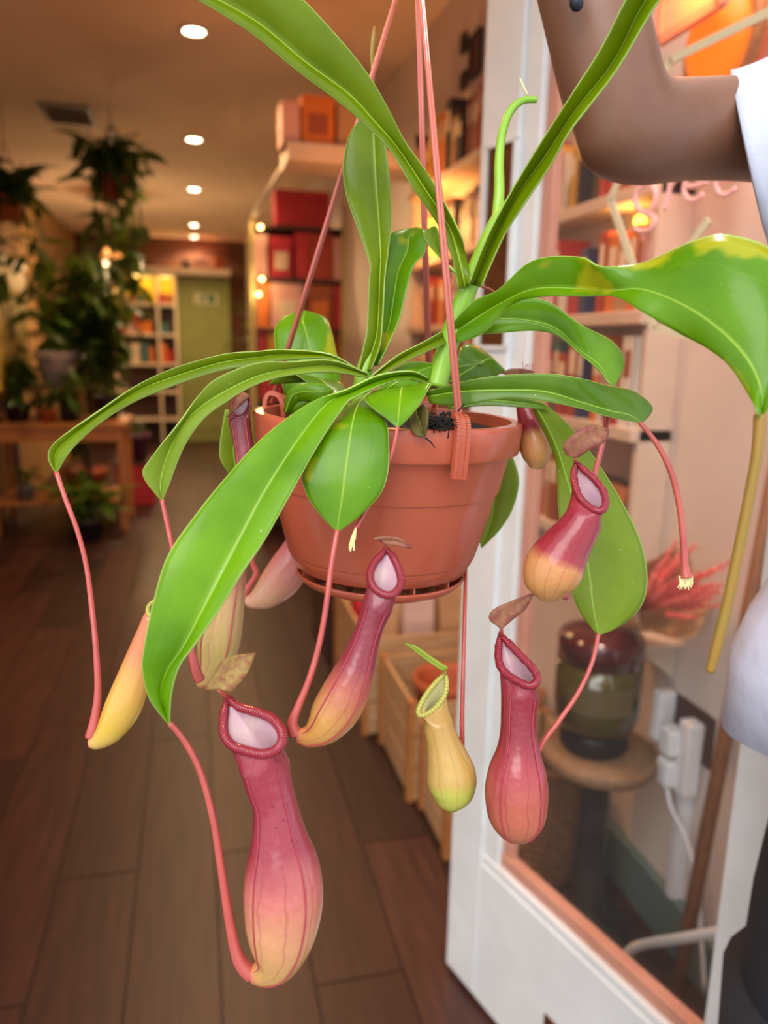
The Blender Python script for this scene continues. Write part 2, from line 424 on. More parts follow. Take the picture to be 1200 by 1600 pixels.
# ------------------------------------------------------------------ the hanging pitcher plant
GRN = S(84, 148, 22); GRN2 = S(112, 172, 30); RIB = S(176, 206, 92); EDGE = S(186, 214, 110)
MT['leaf'] = leaf_mat('leaf_green', S(90, 140, 0), S(118, 168, 6), S(184, 212, 84), EDGE, tr=.25)
MT['leaf_patch'] = leaf_mat('leaf_green_patchy', S(86, 136, 0), S(110, 160, 4), S(184, 212, 84), EDGE, patch=S(176, 176, 24), pamt=.585, pscale=22, tr=.25)
MT['leaf_young'] = leaf_mat('leaf_young', S(108, 132, 0), S(126, 150, 4), S(160, 188, 60), EDGE, tr=.34)
MT['leaf_under'] = leaf_mat('leaf_underside', S(122, 148, 28), S(138, 162, 40), S(184, 206, 110), EDGE, tr=.3, rough=.4)
MT['leaf_dark'] = leaf_mat('leaf_dark', S(78, 116, 10), S(98, 136, 18), S(150, 182, 80), EDGE, tr=.2)
MT['leaf_dead'] = leaf_mat('leaf_withered', S(84, 74, 36), S(104, 88, 44), S(120, 108, 60), None, tr=.1, rough=.6)
MT['rib'] = M('midrib', S(140, 180, 44), .35)
MT['rib_young'] = M('midrib_young', S(142, 176, 40), .35)
MT['stem'] = M('plant_stem', S(126, 178, 40), .32, S(154, 196, 60), 25, coat=.2)
MT['tend_red'] = M('tendril_red', S(196, 90, 80), .35, S(174, 72, 68), 60, coat=.3)
MT['tend_dark'] = M('tendril_dark_red', S(176, 70, 62), .35, S(196, 92, 76), 60, coat=.3)
MT['tend_olive'] = M('tendril_olive', S(136, 122, 34), .4, S(160, 108, 44), 18)
MT['wing'] = M('wing_rib', S(170, 56, 72), .4)
MT['dry'] = M('dried_tip', S(226, 212, 150), .7)
MT['lid_red'] = M('lid_speckled', S(128, 54, 52), .6, S(146, 100, 62), 260, bmp=(200, .3))
MT['lid_tan'] = M('lid_tan_speckled', S(140, 72, 52), .6, S(166, 142, 66), 300, bmp=(200, .3))
MT['lid_green'] = M('lid_green', S(150, 166, 48), .4, S(126, 146, 36), 60)
rose = S(176, 62, 84); rose2 = S(196, 92, 100); tan = S(208, 146, 96); olive = S(188, 168, 84)
MT['p_rose'] = pitcher_mat('pitcher_rose', [(0, S(200, 96, 84)), (.07, S(192, 146, 74)), (.16, S(196, 152, 82)), (.36, S(208, 146, 104)), (.52, S(194, 104, 98)), (.64, S(146, 34, 56)), (1, S(150, 42, 62))], S(140, 30, 50), 9)
MT['p_mid'] = pitcher_mat('pitcher_rose_tan', [(0, S(196, 96, 80)), (.1, S(192, 136, 68)), (.3, S(198, 146, 72)), (.5, S(176, 90, 72)), (.66, S(132, 28, 50)), (1, S(122, 24, 48))], S(130, 26, 50), 9)
MT['p_two'] = pitcher_mat('pitcher_two_tone', [(0, S(196, 148, 82)), (.46, S(202, 136, 80)), (.54, S(150, 24, 44)), (.66, S(140, 8, 36)), (1, S(146, 24, 50))], S(150, 36, 46), 13, wr=.25)
MT['p_pink'] = pitcher_mat('pitcher_pink', [(0, S(184, 108, 70)), (.3, S(178, 90, 70)), (.5, S(164, 52, 62)), (.68, S(134, 14, 38)), (1, S(140, 26, 50))], S(132, 28, 46), 9)
MT['p_green'] = pitcher_mat('pitcher_yellow_green', [(0, S(176, 184, 66)), (.34, S(186, 190, 80)), (.46, S(196, 162, 84)), (1, S(190, 148, 72))], S(180, 110, 60), 9, vamt=.3, wr=.2, neck=2, net_amt=.2)
MT['p_yellow'] = pitcher_mat('pitcher_yellow', [(0, S(214, 130, 96)), (.1, S(206, 172, 84)), (.3, S(212, 176, 62)), (.55, S(216, 164, 76)), (.72, S(214, 130, 82)), (1, S(206, 112, 80))], S(214, 150, 70), 6, vamt=.1, wr=.05, rough=.16, neck=2, net_amt=.0)
MT['p_tan'] = pitcher_mat('pitcher_tan', [(0, S(190, 150, 86)), (.25, S(196, 172, 100)), (.4, S(200, 160, 104)), (.55, S(180, 84, 92)), (1, S(122, 44, 66))], S(170, 90, 84), 8, vamt=.35)
MT['p_back'] = pitcher_mat('pitcher_dusky', [(0, S(206, 150, 120)), (.3, S(200, 150, 116)), (.6, S(196, 110, 104)), (1, S(160, 66, 80))], S(170, 90, 84), 8, vamt=.3)
MT['inner'] = M('pitcher_inside', S(222, 196, 188), .35, S(206, 160, 180), 70, coat=.3)
MT['inner_g'] = M('pitcher_inside_green', S(206, 196, 140), .4)
MT['lip'] = rib_mat('peristome_red', S(120, 8, 30), S(168, 34, 54), 150)
MT['lip_g'] = rib_mat('peristome_yellow', S(176, 168, 62), S(200, 192, 92), 60)
MT['pot'] = M('pot_plastic', S(190, 92, 64), .28, S(182, 85, 58), 8, coat=.15, bmp=(500, .03, .0003))
MT['wire'] = M('hanger_plastic', S(200, 108, 92), .35)
MT['soil'] = M('potting_soil', S(40, 30, 24), .95, S(18, 13, 10), 120, bmp=(160, 1.0, .004))

PC = Q(606, 650, 0)                     # centre of the pot rim
UPV = (V((0, 0, 1)) + V((.028, -.008, 0))).normalized()
rimR = 207*.5/FPX
zx = UPV.cross(V((0, 1, 0))).normalized(); zy = UPV.cross(zx).normalized()
TILT = Matrix((zx, zy, UPV)).transposed()
PK = .5/FPX                             # metres per pixel at the pot
potbase = PC - UPV*(262*PK)
plant = thing('hanging_pitcher_plant', 'pitcher plant with red pitchers in a terracotta-coloured hanging pot', 'plant', potbase)
def lz(prof, cap0=False, cap1=False, n=72):
    return MB().lathe([(r*PK, z*PK) for r, z in prof], PC, n, cap0, cap1, TILT)
pot = lz([(192, 2), (206, 2), (208, 0), (209, -6), (207, -40), (205, -44), (194, -46), (192, -50), (181, -104), (180, -107), (177, -108), (168, -150), (151, -212), (150, -215), (148.5, -216), (148, -219), (138, -238), (128, -243),
          (90, -243), (90, -238), (126, -236), (140, -215), (168, -110), (182, -50), (190, -6), (192, 2)]).build('pot', MT['pot'], plant, True)
em = pot.modifiers.new('edge', 'EDGE_SPLIT'); em.split_angle = math.radians(40)
sau = lz([(134, -249), (136, -249), (137, -252), (128, -263), (112, -270), (60, -273), (1, -273), (1, -270), (60, -268), (110, -264), (126, -257), (134, -249)]).build('saucer', MT['pot'], plant, True, label='shallow drip saucer under the pot')
for k in range(12):
    a = 2*math.pi*(k+.3)/12; mb = MB()
    c = lambda r, z, da: PC + TILT @ V((r*PK*math.cos(a+da), r*PK*math.sin(a+da), z*PK))
    mb.hexa([c(110, -262, -.012), c(133, -254, -.012), c(133, -254, .012), c(110, -262, .012), c(110, -240, -.012), c(131, -240, -.012), c(131, -240, .012), c(110, -240, .012)])
    mb.build('saucer_clip', MT['pot'], sau)
sm = MB(); rows = []
for i in range(14):
    r = 188*i/13
    rows.append([PC + TILT @ V((r*PK*math.cos(a), r*PK*math.sin(a), (-16 + random.uniform(-5, 7)*(1 if i < 13 else 0) + 10*math.exp(-(r/90)**2))*PK)) for a in [2*math.pi*k/48 for k in range(48)]])
grid('soil', rows, True, MT['soil'], plant, label='dark potting soil')
cl = MB()
for k in range(60):
    c = Q(686+random.gauss(0, 13), 661+random.gauss(0, 8), -7.6+random.uniform(-.5, .6)); cl.ball(c, random.uniform(2, 6)*PK, 6)
for k in range(22):
    c = Q(686+random.gauss(0, 14), 664+random.gauss(0, 8), -8.2); cl.tube([c, c+V((random.uniform(-.006, .006), -.002, random.uniform(-.005, .006)))], .0004, 4)
cl.build('soil_clump', MT['soil'], plant, label='clump of dark bark spilling over the rim')
# hanger: three straps meeting at a hook
apex = Q(650, -104, -.5)
def polar(ang): return PC + TILT @ V((rimR*math.cos(ang), rimR*math.sin(ang), 0))
def near_rim(px, front):
    best = None
    for k in range(720):
        a = 2*math.pi*k/720; p = polar(a); q = p-CAM; D = q.dot(CF); x = 600+FPX*q.dot(CR)/D
        isf = D < (PC-CAM).dot(CF)
        if isf == front and (best is None or abs(x-px) < best[0]): best = (abs(x-px), p)
    return best[1]
for px, front in ((719, True), (424, False), (672, False)):
    b = near_rim(px, front); out = (b-PC); out.z = 0; out.normalize()
    mb = MB(); top = apex
    a = b + UPV*.002
    dirv = (top-a).normalized(); s_ = dirv.cross(out).normalized(); n_ = s_.cross(dirv)
    for off, rr in ((-2.6, 3.4), (2.6, 3.4)):
        mb.tube([a+s_*off*PK, a.lerp(top, .5)+s_*off*PK*.9, top+s_*off*PK*.5], [rr*PK, rr*PK, rr*PK*.8], 8)
    wr = mb.build('hanger_strap', MT['wire'], plant, True)
    mb = MB()                            # loop clip over the rim
    path = [b-out*.012-UPV*.012, b-out*.010+UPV*.004, b-out*.003+UPV*.0085, b+out*.0015+UPV*.006, b+out*.0030-UPV*.002, b+out*.0024-UPV*.018, b+out*.0016-UPV*.0262]
    hw = 11*PK
    pp = [V(q) for q in catmull([tuple(p) for p in path], 5)]
    for s0, s1 in ((-hw, -hw*.45), (hw*.45, hw), (-hw*.5, hw*.5)):
        th = .0016 if abs(s0) != abs(s1) else .0010
        for p0, p1 in zip(pp, pp[1:]):
            t = (p1-p0).normalized(); n2 = t.cross(s_).normalized()*th
            mb.hexa([p0+s_*s0-n2, p0+s_*s1-n2, p1+s_*s1-n2, p1+s_*s0-n2, p0+s_*s0+n2, p0+s_*s1+n2, p1+s_*s1+n2, p1+s_*s0+n2])
    mb.build('rim_clip', MT['pot'], wr)
hk = [apex-UPV*.004, apex+UPV*.02] + [apex+UPV*(.038+.018*math.sin(a))+CR*(.018*math.cos(a)-.0) for a in [-1.2+.5*k for k in range(9)]]
MB().tube([V(q) for q in catmull([tuple(p) for p in hk], 4)], .0026, 8).build('hanger_hook', MT['wire'], plant, True)

BULGE = .07
def leaf(rows, tip, mat, n=5, fold=.5, rib='rib', ribr=1.5, name='leaf', bul=BULGE, dt=None, ends=False):
    R = []
    for r in rows:
        d = r[6]; dl = r[7] if len(r) > 7 else -fold; dr_ = r[8] if len(r) > 8 else -fold
        L, Mm, Rr = Q(r[0], r[1], d+dl), Q(r[2], r[3], d), Q(r[4], r[5], d+dr_)
        R.append(tuple(L)+tuple(Mm)+tuple(Rr))
    if tip is not None:
        t = tuple(Q(*tip)); R.append(t+t+t)
    G = catmull(R, n); out = []; mid = []
    for i, g in enumerate(G):
        L, Mm, Rr = V(g[:3]), V(g[3:6]), V(g[6:]); row = []
        for s_ in (1, .86, .62, .36, .14):
            row.append(Mm+(L-Mm)*s_ - CF*(math.sin(math.pi*s_)*(L-Mm).length*bul))
        row.append(Mm)
        for s_ in (.14, .36, .62, .86, 1):
            row.append(Mm+(Rr-Mm)*s_ - CF*(math.sin(math.pi*s_)*(Rr-Mm).length*bul))
        out.append(row); mid.append(Mm-CF*.0004)
    o = grid(name, out, False, MT[mat], plant, solid=.0010)
    if rib:
        m = len(mid)-1
        rr = [ribr*PK*(1-.65*i/m) for i in range(m+1)]
        MB().tube(mid, rr, 6).build('midrib', MT[rib], o, True)
    return o
def tendril(pts, mat, parent=None, n=6, name='tendril'):
    c = catmull([tuple(Q(x, y, d))+(r*dep(d)/FPX,) for x, y, d, r in pts], n)
    return MB().tube([V(q[:3]) for q in c], [q[3] for q in c], 8).build(name, MT[mat], parent or plant, True)

# stems
tendril([(682, 606, -2, 17), (694, 560, -2, 17), (712, 505, -2.2, 17), (733, 448, -2.6, 15), (757, 392, -3, 15), (778, 345, -3.3, 13), (792, 318, -3.5, 8)], 'stem', name='stem')
tendril([(776, 345, -3.2, 9), (780, 300, -3.0, 9), (780, 255, -2.6, 8), (784, 212, -2.2, 7), (796, 176, -1.8, 6.5), (815, 158, -1.5, 6), (838, 156, -1.4, 5)], 'stem', name='shoot_tip')
tendril([(824, 148, -1.5, 1.8), (818, 136, -1.5, 1.8), (812, 122, -1.4, 1.2)], 'dry', name='dried_bract')
tendril([(562, 640, -1, 13), (566, 600, -1, 14), (572, 570, -1, 13), (580, 545, -.8, 10)], 'stem', name='stem')
tendril([(745, 445, -2, 2), (765, 452, -1.5, 2.2), (776, 459, -1, 2)], 'tend_dark', name='tendril')
tendril([(690, 405, 1, 2), (700, 415, .5, 2.2), (716, 430, 0, 2.2)], 'stem', name='tendril')

# leaves: left edge, midrib, right edge of each station, depth in cm from the pot's axis
leaf([(716, 452, 727, 450, 735, 440, -3.2), (704, 396, 714, 392, 728, 402, -3.4, -.2, .4), (683, 350, 700, 350, 718, 362, -3.6, 0, -.8), (645, 294, 660, 290, 675, 281, -3.9), (611, 237, 622, 233, 634, 222, -4.3),
      (577, 201, 586, 192, 606, 168, -4.8), (530, 160, 545, 148, 572, 112, -5.6), (462, 109, 476, 97, 521, 50, -6.6), (390, 50, 405, 38, 457, -16, -7.5), (310, 0, 325, -8, 385, -70, -8.3), (230, -50, 242, -56, 290, -110, -9)], (150, -95, -9.4), 'leaf_young', rib='rib_young', ribr=2.6, bul=.12)
leaf([(560, 578, 568, 582, 580, 578, -1.2), (568, 540, 585, 540, 594, 540, -1.2), (573, 514, 591, 506, 598, 500, -1.1), (576, 440, 594, 430, 602, 430, -.9), (577, 412, 595, 400, 606, 400, -.8), (558, 355, 592, 345, 611, 355, -.4), (541, 305, 588, 291, 611, 312, -.1), (536, 260, 586, 250, 606, 252, .2), (546, 210, 584, 205, 598, 207, .5), (566, 180, 583, 175, 590, 184, .7)], (583, 135, 1), 'leaf_young', rib='rib_young', ribr=2.2)
tendril([(583, 140, 1, 3), (582, 110, 1.1, 3), (581, 85, 1.1, 4), (583, 62, 1.1, 4.5), (585, 42, 1.1, 1.5)], 'tend_olive')
leaf([(570, 574, 582, 572, 592, 570, -.8), (592, 520, 606, 515, 622, 505, 0), (600, 470, 615, 465, 634, 460, .5), (602, 430, 622, 425, 646, 416, 1), (606, 395, 636, 392, 664, 394, 1.6), (612, 365, 640, 368, 664, 362, 2.3)], (652, 356, 3.4), 'leaf_patch', rib='rib_young', ribr=2)
leaf([(664, 360, 678, 352, 684, 358, 2), (664, 376, 680, 375, 690, 380, 1.8)], (692, 408, 1.2), 'leaf_under', rib=None)
leaf([(452, 650, 490, 630, 532, 620, 3), (438, 585, 490, 572, 530, 575, 3.4), (430, 540, 484, 540, 524, 545, 3.8), (430, 513, 477, 515, 518, 518, 4.2), (445, 495, 473, 500, 508, 497, 4.8)], (478, 486, 5.4), 'leaf_patch', fold=-.4)
leaf([(566, 582, 566, 585, 566, 588, -2.2), (517, 554, 517, 557, 517, 561, -3.2), (446, 546, 446, 554, 440, 563, -4), (400, 549, 398, 559, 395, 571, -4.2), (350, 553, 345, 567, 335, 582, -4.3), (277, 573, 275, 588, 268, 604, -4.3), (217, 600, 214, 611, 208, 629, -4.2), (150, 645, 152, 649, 158, 660, -4.1), (88, 689, 100, 692, 117, 697, -4.1), (75, 714, 84, 715, 101, 718, -4.2)], (88, 741, -4.4), 'leaf_young', fold=.3)
tendril([(88, 738, -4.4, 4), (103, 782, -4.8, 4), (121, 830, -5, 4), (135, 885, -5.2, 4.2), (143, 945, -5.5, 4.6), (150, 1015, -6, 5), (153, 1080, -6.3, 6), (148, 1125, -6.5, 8), (142, 1152, -6.5, 10)], 'tend_red')
leaf([(574, 583, 574, 586, 574, 590, -2.8), (520, 563, 518, 571, 516, 582, -4), (454, 565, 452, 577, 450, 587, -4.8), (400, 567, 400, 589, 398, 602, -5.2), (340, 590, 343, 617, 352, 629, -5.4), (310, 618, 305, 643, 320, 653, -5.5), (280, 660, 283, 666, 294, 687, -5.5), (238, 712, 262, 712, 278, 720, -5.4), (223, 743, 252, 752, 264, 758, -5.4)], (253, 784, -5.6), 'leaf_under', fold=.4)
tendril([(253, 781, -5.6, 4), (262, 822, -5.8, 4.2), (272, 870, -6, 4.4), (285, 940, -6, 5), (297, 1005, -6, 6), (305, 1045, -5.8, 8), (312, 1062, -5.5, 9)], 'tend_red')
leaf([(668, 590, 670, 596, 668, 602, -4), (642, 580, 640, 586, 637, 592, -5.4), (592, 586, 592, 594, 596, 602, -6.8), (540, 609, 546, 614, 556, 620, -7.6), (485, 629, 510, 632, 538, 635, -8.4), (412, 683, 464, 690, 497, 696, -9.6), (350, 750, 416, 764, 452, 776, -10.8), (307, 803, 378, 835, 414, 843, -11.8), (263, 867, 345, 900, 380, 893, -12.6), (241, 935, 318, 952, 340, 957, -13), (226, 1005, 287, 1011, 304, 1008, -13.2), (222, 1045, 262, 1048, 281, 1040, -13.2), (234, 1093, 252, 1085, 268, 1083, -13)], (265, 1134, -12.9), 'leaf', fold=.5)
leaf([(572, 618, 580, 612, 590, 616, -5), (545, 634, 561, 630, 578, 634, -7), (508, 668, 551, 660, 603, 660, -8.8), (484, 711, 544, 705, 608, 702, -9.6), (472, 745, 539, 742, 605, 745, -9.9), (480, 775, 535, 776, 592, 775, -10), (502, 806, 530, 806, 560, 808, -10)], (527, 832, -10), 'leaf_patch', fold=-.1, bul=.03)
tendril([(527, 828, -10, 4), (518, 880, -10.4, 4.6), (509, 950, -10.8, 5), (498, 1010, -11, 5.2), (483, 1062, -11.2, 5.6), (466, 1104, -11.3, 6.5), (457, 1130, -11.3, 9), (462, 1147, -11.2, 11)], 'tend_red')
leaf([(582, 612, 628, 606, 676, 598, -7.2), (570, 624, 626, 618, 668, 611, -8), (584, 639, 624, 640, 655, 633, -8.8), (602, 653, 622, 657, 637, 655, -9.3)], (621, 669, -9.5), 'leaf', fold=-.2, n=6)
tendril([(621, 667, -9.5, 3), (617, 690, -9.6, 3), (610, 716, -9.5, 3), (590, 765, -9, 3), (566, 808, -9.2, 4), (556, 826, -9.6, 3)], 'tend_red')
dr0 = MB()
for k in range(7): dr0.tube([Q(556, 824, -9.6), Q(551+random.uniform(-3, 4), 842, -9.8), Q(549+random.uniform(-5, 5), 862-random.uniform(0, 10), -9.8)], .0005, 4)
dr0.build('frayed_end', MT['dry'], plant, label='dry frayed tendril end')
leaf([(664, 612, 668, 620, 672, 630, -3.5), (725, 596, 722, 612, 722, 634, -5), (780, 587, 785, 610, 790, 622, -5.6), (850, 584, 850, 612, 850, 627, -6), (900, 590, 905, 628, 905, 638, -6.2), (945, 602, 955, 643, 950, 651, -6.3, .8), (990, 612, 980, 648, 974, 656, -6.2, 1.6), (1019, 638, 995, 656, 991, 659, -6, 1.5)], (1001, 662, -6), 'leaf_dark', fold=.2)
tendril([(999, 660, -6, 3.4), (1018, 682, -6.2, 4), (1036, 710, -6.4, 4.6), (1052, 748, -6.6, 5), (1063, 800, -6.8, 5), (1068, 850, -6.9, 5.4), (1070, 885, -7, 6.5), (1072, 902, -7, 10)], 'tend_dark')
fr = MB()
for k in range(12):
    x = 1062+k*1.7; fr.tube([Q(x, 900, -7), Q(x+random.uniform(-2, 2), 912, -7), Q(x+random.uniform(-4, 3), 914+random.uniform(0, 8), -7)], [.0009, .0007, .0003], 5)
fr.build('frayed_end', MT['dry'], plant, label='pale torn end of the hanging tendril')
leaf([(716, 512, 720, 516, 724, 524, -2.5), (765, 481, 765, 500, 772, 521, -3), (815, 466, 815, 500, 838, 517, -3.4), (860, 473, 865, 512, 873, 526, -3.8), (908, 508, 903, 546, 906, 553, -4), (955, 533, 936, 572, 934, 577, -4, 1.6), (975, 562, 949, 594, 947, 593, -4, 1.8), (966, 592, 955, 601, 953, 600, -4, .5)], (957, 605, -4), 'leaf', fold=.2)
tendril([(956, 604, -4, 3.4), (950, 645, -4.6, 4.2), (942, 690, -5, 4.6), (930, 738, -5.2, 4.6), (915, 800, -5, 5), (898, 880, -5, 6), (880, 935, -5.5, 8)], 'tend_red')
leaf([(700, 512, 706, 522, 714, 536, -2.4), (739, 471, 745, 497, 756, 520, -3.4), (779, 452, 783, 474, 800, 476, -4.8), (833, 407, 836, 452, 846, 464, -6.8), (905, 401, 910, 452, 915, 463, -9), (940, 416, 953, 455, 962, 464, -10.6), (1005, 411, 1004, 453, 1004, 488, -12, .6), (1083, 377, 1070, 479, 1060, 520, -13.6, .8, .5), (1140, 368, 1125, 517, 1105, 544, -14.8, 1, .6), (1215, 400, 1166, 561, 1140, 572, -15.6, 1, .5), (1238, 500, 1186, 602, 1169, 615, -16, .8, .4), (1222, 590, 1189, 632, 1181, 642, -16)], (1188, 657, -16), 'leaf_patch', bul=.1)
tendril([(1188, 648, -16, 10), (1183, 710, -16, 9), (1168, 790, -15.8, 8.4), (1152, 870, -15.6, 8.4), (1136, 945, -15.4, 8.4), (1121, 1005, -15.2, 8.4), (1109, 1050, -15, 7)], 'tend_olive')
leaf([(732, 444, 742, 447, 752, 448, -3.2), (760, 372, 773, 370, 786, 372, -4.2), (798, 300, 804, 310, 812, 330, -5.4), (845, 222, 852, 244, 858, 262, -7), (893, 147, 898, 174, 892, 203, -8.6), (940, 73, 958, 98, 962, 112, -10), (977, 0, 1003, 10, 1027, 5, -11.4), (1022, -80, 1058, -70, 1090, -65, -12.4), (1080, -170, 1098, -160, 1120, -150, -13)], (1150, -260, -13.4), 'leaf_young', fold=.8, rib='rib_young', ribr=2.4)
leaf([(822, 622, 832, 626, 846, 628, -3), (850, 674, 866, 690, 888, 664, -2.6), (869, 723, 884, 744, 926, 712, -2.4), (872, 786, 897, 792, 968, 778, -2.4), (878, 850, 909, 845, 1001, 847, -2.6), (888, 905, 919, 893, 1011, 905, -2.9), (903, 950, 925, 940, 1001, 948, -3.1), (919, 974, 931, 972, 968, 978, -3.2)], (935, 993, -3.3), 'leaf_under', fold=-.3)
tendril([(935, 990, -3.3, 3.6), (925, 1035, -3.6, 3.8), (903, 1083, -4, 4), (872, 1128, -4.2, 4.2), (844, 1168, -4.3, 4.6), (826, 1230, -4.2, 6), (812, 1300, -4.6, 9)], 'tend_red')
leaf([(730, 680, 770, 680, 797, 704, 7), (732, 740, 772, 745, 811, 748, 7), (738, 790, 770, 795, 802, 793, 7), (744, 825, 762, 830, 781, 828, 7)], (752, 857, 7), 'leaf_under', fold=.2)
leaf([(352, 640, 370, 640, 390, 645, 3), (343, 697, 365, 700, 388, 700, 3), (347, 724, 368, 730, 386, 735, 3)], (368, 752, 3), 'leaf_under')
leaf([(444, 640, 446, 646, 450, 650, 0), (452, 612, 458, 618, 466, 628, -.5), (475, 600, 482, 612, 490, 628, -1), (505, 601, 505, 612, 505, 626, -1.2)], (522, 610, -1), 'leaf', fold=-.2)
leaf([(575, 592, 579, 590, 584, 594, -3), (620, 556, 625, 561, 630, 567, -3.2), (660, 535, 664, 541, 668, 549, -3), (690, 518, 693, 527, 697, 536, -2.6)], None, 'leaf_young', fold=.3)
leaf([(690, 606, 700, 598, 712, 604, 0), (712, 568, 730, 580, 748, 596, .5), (724, 540, 752, 566, 772, 590, 1.2), (752, 545, 770, 562, 782, 584, 2)], (795, 586, 2.5), 'leaf_dark', fold=-.3)
leaf([(588, 622, 598, 612, 608, 618, -3), (604, 590, 620, 598, 640, 612, -3.4), (640, 566, 656, 580, 668, 596, -2.6)], (684, 570, -2), 'leaf', fold=-.2)
leaf([(640, 652, 650, 640, 662, 632, -7), (642, 668, 656, 660, 668, 640, -8), (650, 680, 660, 672, 668, 660, -8.6)], (664, 684, -8.8), 'leaf_dead')
leaf([(700, 640, 702, 634, 706, 630, -2), (760, 634, 762, 626, 766, 618, -2.6), (830, 638, 832, 632, 836, 626, -3)], (860, 640, -3), 'leaf_dark', fold=.1)
leaf([(640, 612, 648, 606, 656, 612, -1), (676, 574, 690, 584, 706, 596, 0), (712, 560, 724, 572, 736, 586, .6)], (756, 568, 1), 'leaf_dark', fold=-.3)
leaf([(520, 640, 536, 634, 552, 640, -1), (470, 590, 505, 596, 540, 612, .5), (440, 584, 478, 590, 520, 596, 1.5)], (420, 600, 2.4), 'leaf_dark', fold=-.2)
leaf([(600, 640, 610, 632, 622, 640, 1), (640, 584, 652, 592, 668, 606, 2), (690, 574, 700, 584, 712, 596, 3)], (740, 590, 4), 'leaf', fold=-.2)
tendril([(664, 684, -8.8, 1.4), (672, 690, -8.9, 1.4), (680, 700, -9, .8)], 'soil')

# pitchers
NS = 36
def pitcher(path, loop, d, mat, lip, rp=6.5, inner='inner', slope=.8, lobes=0, wings=True, dd=None, lidrows=None, lidtip=None, lidmat='lid_red'):
    c = catmull([tuple(Q(x, y, d))+(r*dep(d)/FPX,) for x, y, r in path], 6)
    ctr = [V(q[:3]) for q in c]; rad = [q[3] for q in c]; rows = []
    for i, p in enumerate(ctr):
        t = (ctr[min(i+1, len(ctr)-1)]-ctr[max(i-1, 0)]).normalized()
        n = (CF - t*CF.dot(t)).normalized(); s_ = t.cross(n)*-1
        if abs(t.dot(CU)) > .2 and (s_.dot(CR) < 0) != (t.dot(CU) < 0): s_ = -s_
        s_ = n.cross(t) if n.cross(t).dot(s_) > 0 else t.cross(n)
        rows.append([p+(s_*math.cos(a)+n*math.sin(a))*rad[i] for a in [math.pi/2-2*math.pi*k/NS for k in range(NS)]])
    L3 = None
    if loop:
        lp = catmull([tuple(q) for q in loop]+[tuple(loop[0])], 8)[:-1]
        # resample by arc length
        n = len(lp); acc = [0]
        for i in range(n): acc.append(acc[-1]+math.dist(lp[i], lp[(i+1) % n]))
        res = []
        for k in range(NS):
            u = acc[-1]*k/NS; j = max(i for i in range(n) if acc[i] <= u); f_ = (u-acc[j])/max(acc[j+1]-acc[j], 1e-9)
            a, b = lp[j], lp[(j+1) % n]; res.append((a[0]+(b[0]-a[0])*f_, a[1]+(b[1]-a[1])*f_))
        cx = sum(q[0] for q in res)/NS; cy = sum(q[1] for q in res)/NS
        ux, uy = loop[0][0]-cx, loop[0][1]-cy; ul = math.hypot(ux, uy); ux /= ul; uy /= ul
        k_ = dep(d)/FPX*100
        L3 = [Q(x, y, d+slope*((x-cx)*ux+(y-cy)*uy)*k_) for x, y in res]
        last = rows[-1]
        for f_ in (.33, .66, 1): rows.append([a.lerp(b, f_) for a, b in zip(last, L3)])
    o = grid('pitcher', rows, True, MT[mat], plant, cap=(1, 0))
    if L3:
        iw = [L3]
        ax = ctr[-1]
        for f_, sc, dn in ((.35, .95, 0), (.7, .88, 0), (1, .84, 0), (1, .8, 1), (1, .72, 2)):
            ref = rows[len(ctr)-1-int(dn*5)] if dn else rows[len(ctr)-1]; cc = ctr[len(ctr)-1-int(dn*5)]
            tgt = [cc+(p-cc)*sc for p in ref]
            rw = [a.lerp(b, f_) for a, b in zip(L3, tgt)] if f_ < 1 else tgt
            cc2 = sum(rw, V((0, 0, 0)))/NS
            iw.append([p.lerp(cc2, .10) for p in rw])
        grid('inner_wall', iw, True, MT[inner], o, cap=(0, 1))
        # rolled rim
        ring = []; cen = sum(L3, V((0, 0, 0)))/NS
        for k in range(NS):
            a, b, e = L3[k-1], L3[k], L3[(k+1) % NS]; t = (e-a).normalized(); ou = (b-cen); ou = (ou-t*ou.dot(t)).normalized(); up = t.cross(ou)
            rr = rp*dep(d)/FPX*(1+(.07*math.sin(k*2.3) if lobes else 0))*(1.0 if k > 2 and k < NS-2 else .8)
            ring.append([b+(ou*math.cos(q)+up*math.sin(q))*rr for q in [2*math.pi*j/12 for j in range(12)]])
        ring.append(ring[0])
        grid('peristome', ring, True, MT[lip], o, label='ribbed rolled rim of the pitcher mouth')
    if wings:
        for k in (NS//2-4, NS//2+4):
            pts = [rows[i][k]-CF*.0004 for i in range(3, len(ctr))]
            MB().tube(pts, [(.9 if 2 < i < len(pts)-2 else .4)*1.25*dep(d)/FPX for i in range(len(pts))], 6).build('wing_rib', MT[wings if isinstance(wings, str) else 'wing'], o, True)
    if lidrows:
        R = []
        for r in lidrows:
            R.append(tuple(Q(r[0], r[1], r[6]-.15))+tuple(Q(r[2], r[3], r[6]))+tuple(Q(r[4], r[5], r[6]-.15)))
        if lidtip: t = tuple(Q(*lidtip)); R.append(t+t+t)
        out = []
        for g in catmull(R, 5):
            A, B, Cc = V(g[:3]), V(g[3:6]), V(g[6:]); out.append([A, A.lerp(B, .5)-CF*.0006, B, B.lerp(Cc, .5)-CF*.0006, Cc])
        grid('lid', out, False, MT[lidmat], o, solid=.0009)
        if L3:
            hb = min((r_[2] for r_ in out), key=lambda q: (q-L3[0]).length)
            MB().tube([L3[0]-CU*.001, L3[0].lerp(hb, .6), hb], [rp*.75*dep(d)/FPX, rp*.5*dep(d)/FPX, rp*.35*dep(d)/FPX], 8).build('lid_hinge', MT[lip if lip == 'lip_g' else 'tend_dark'], o, True)
    return o
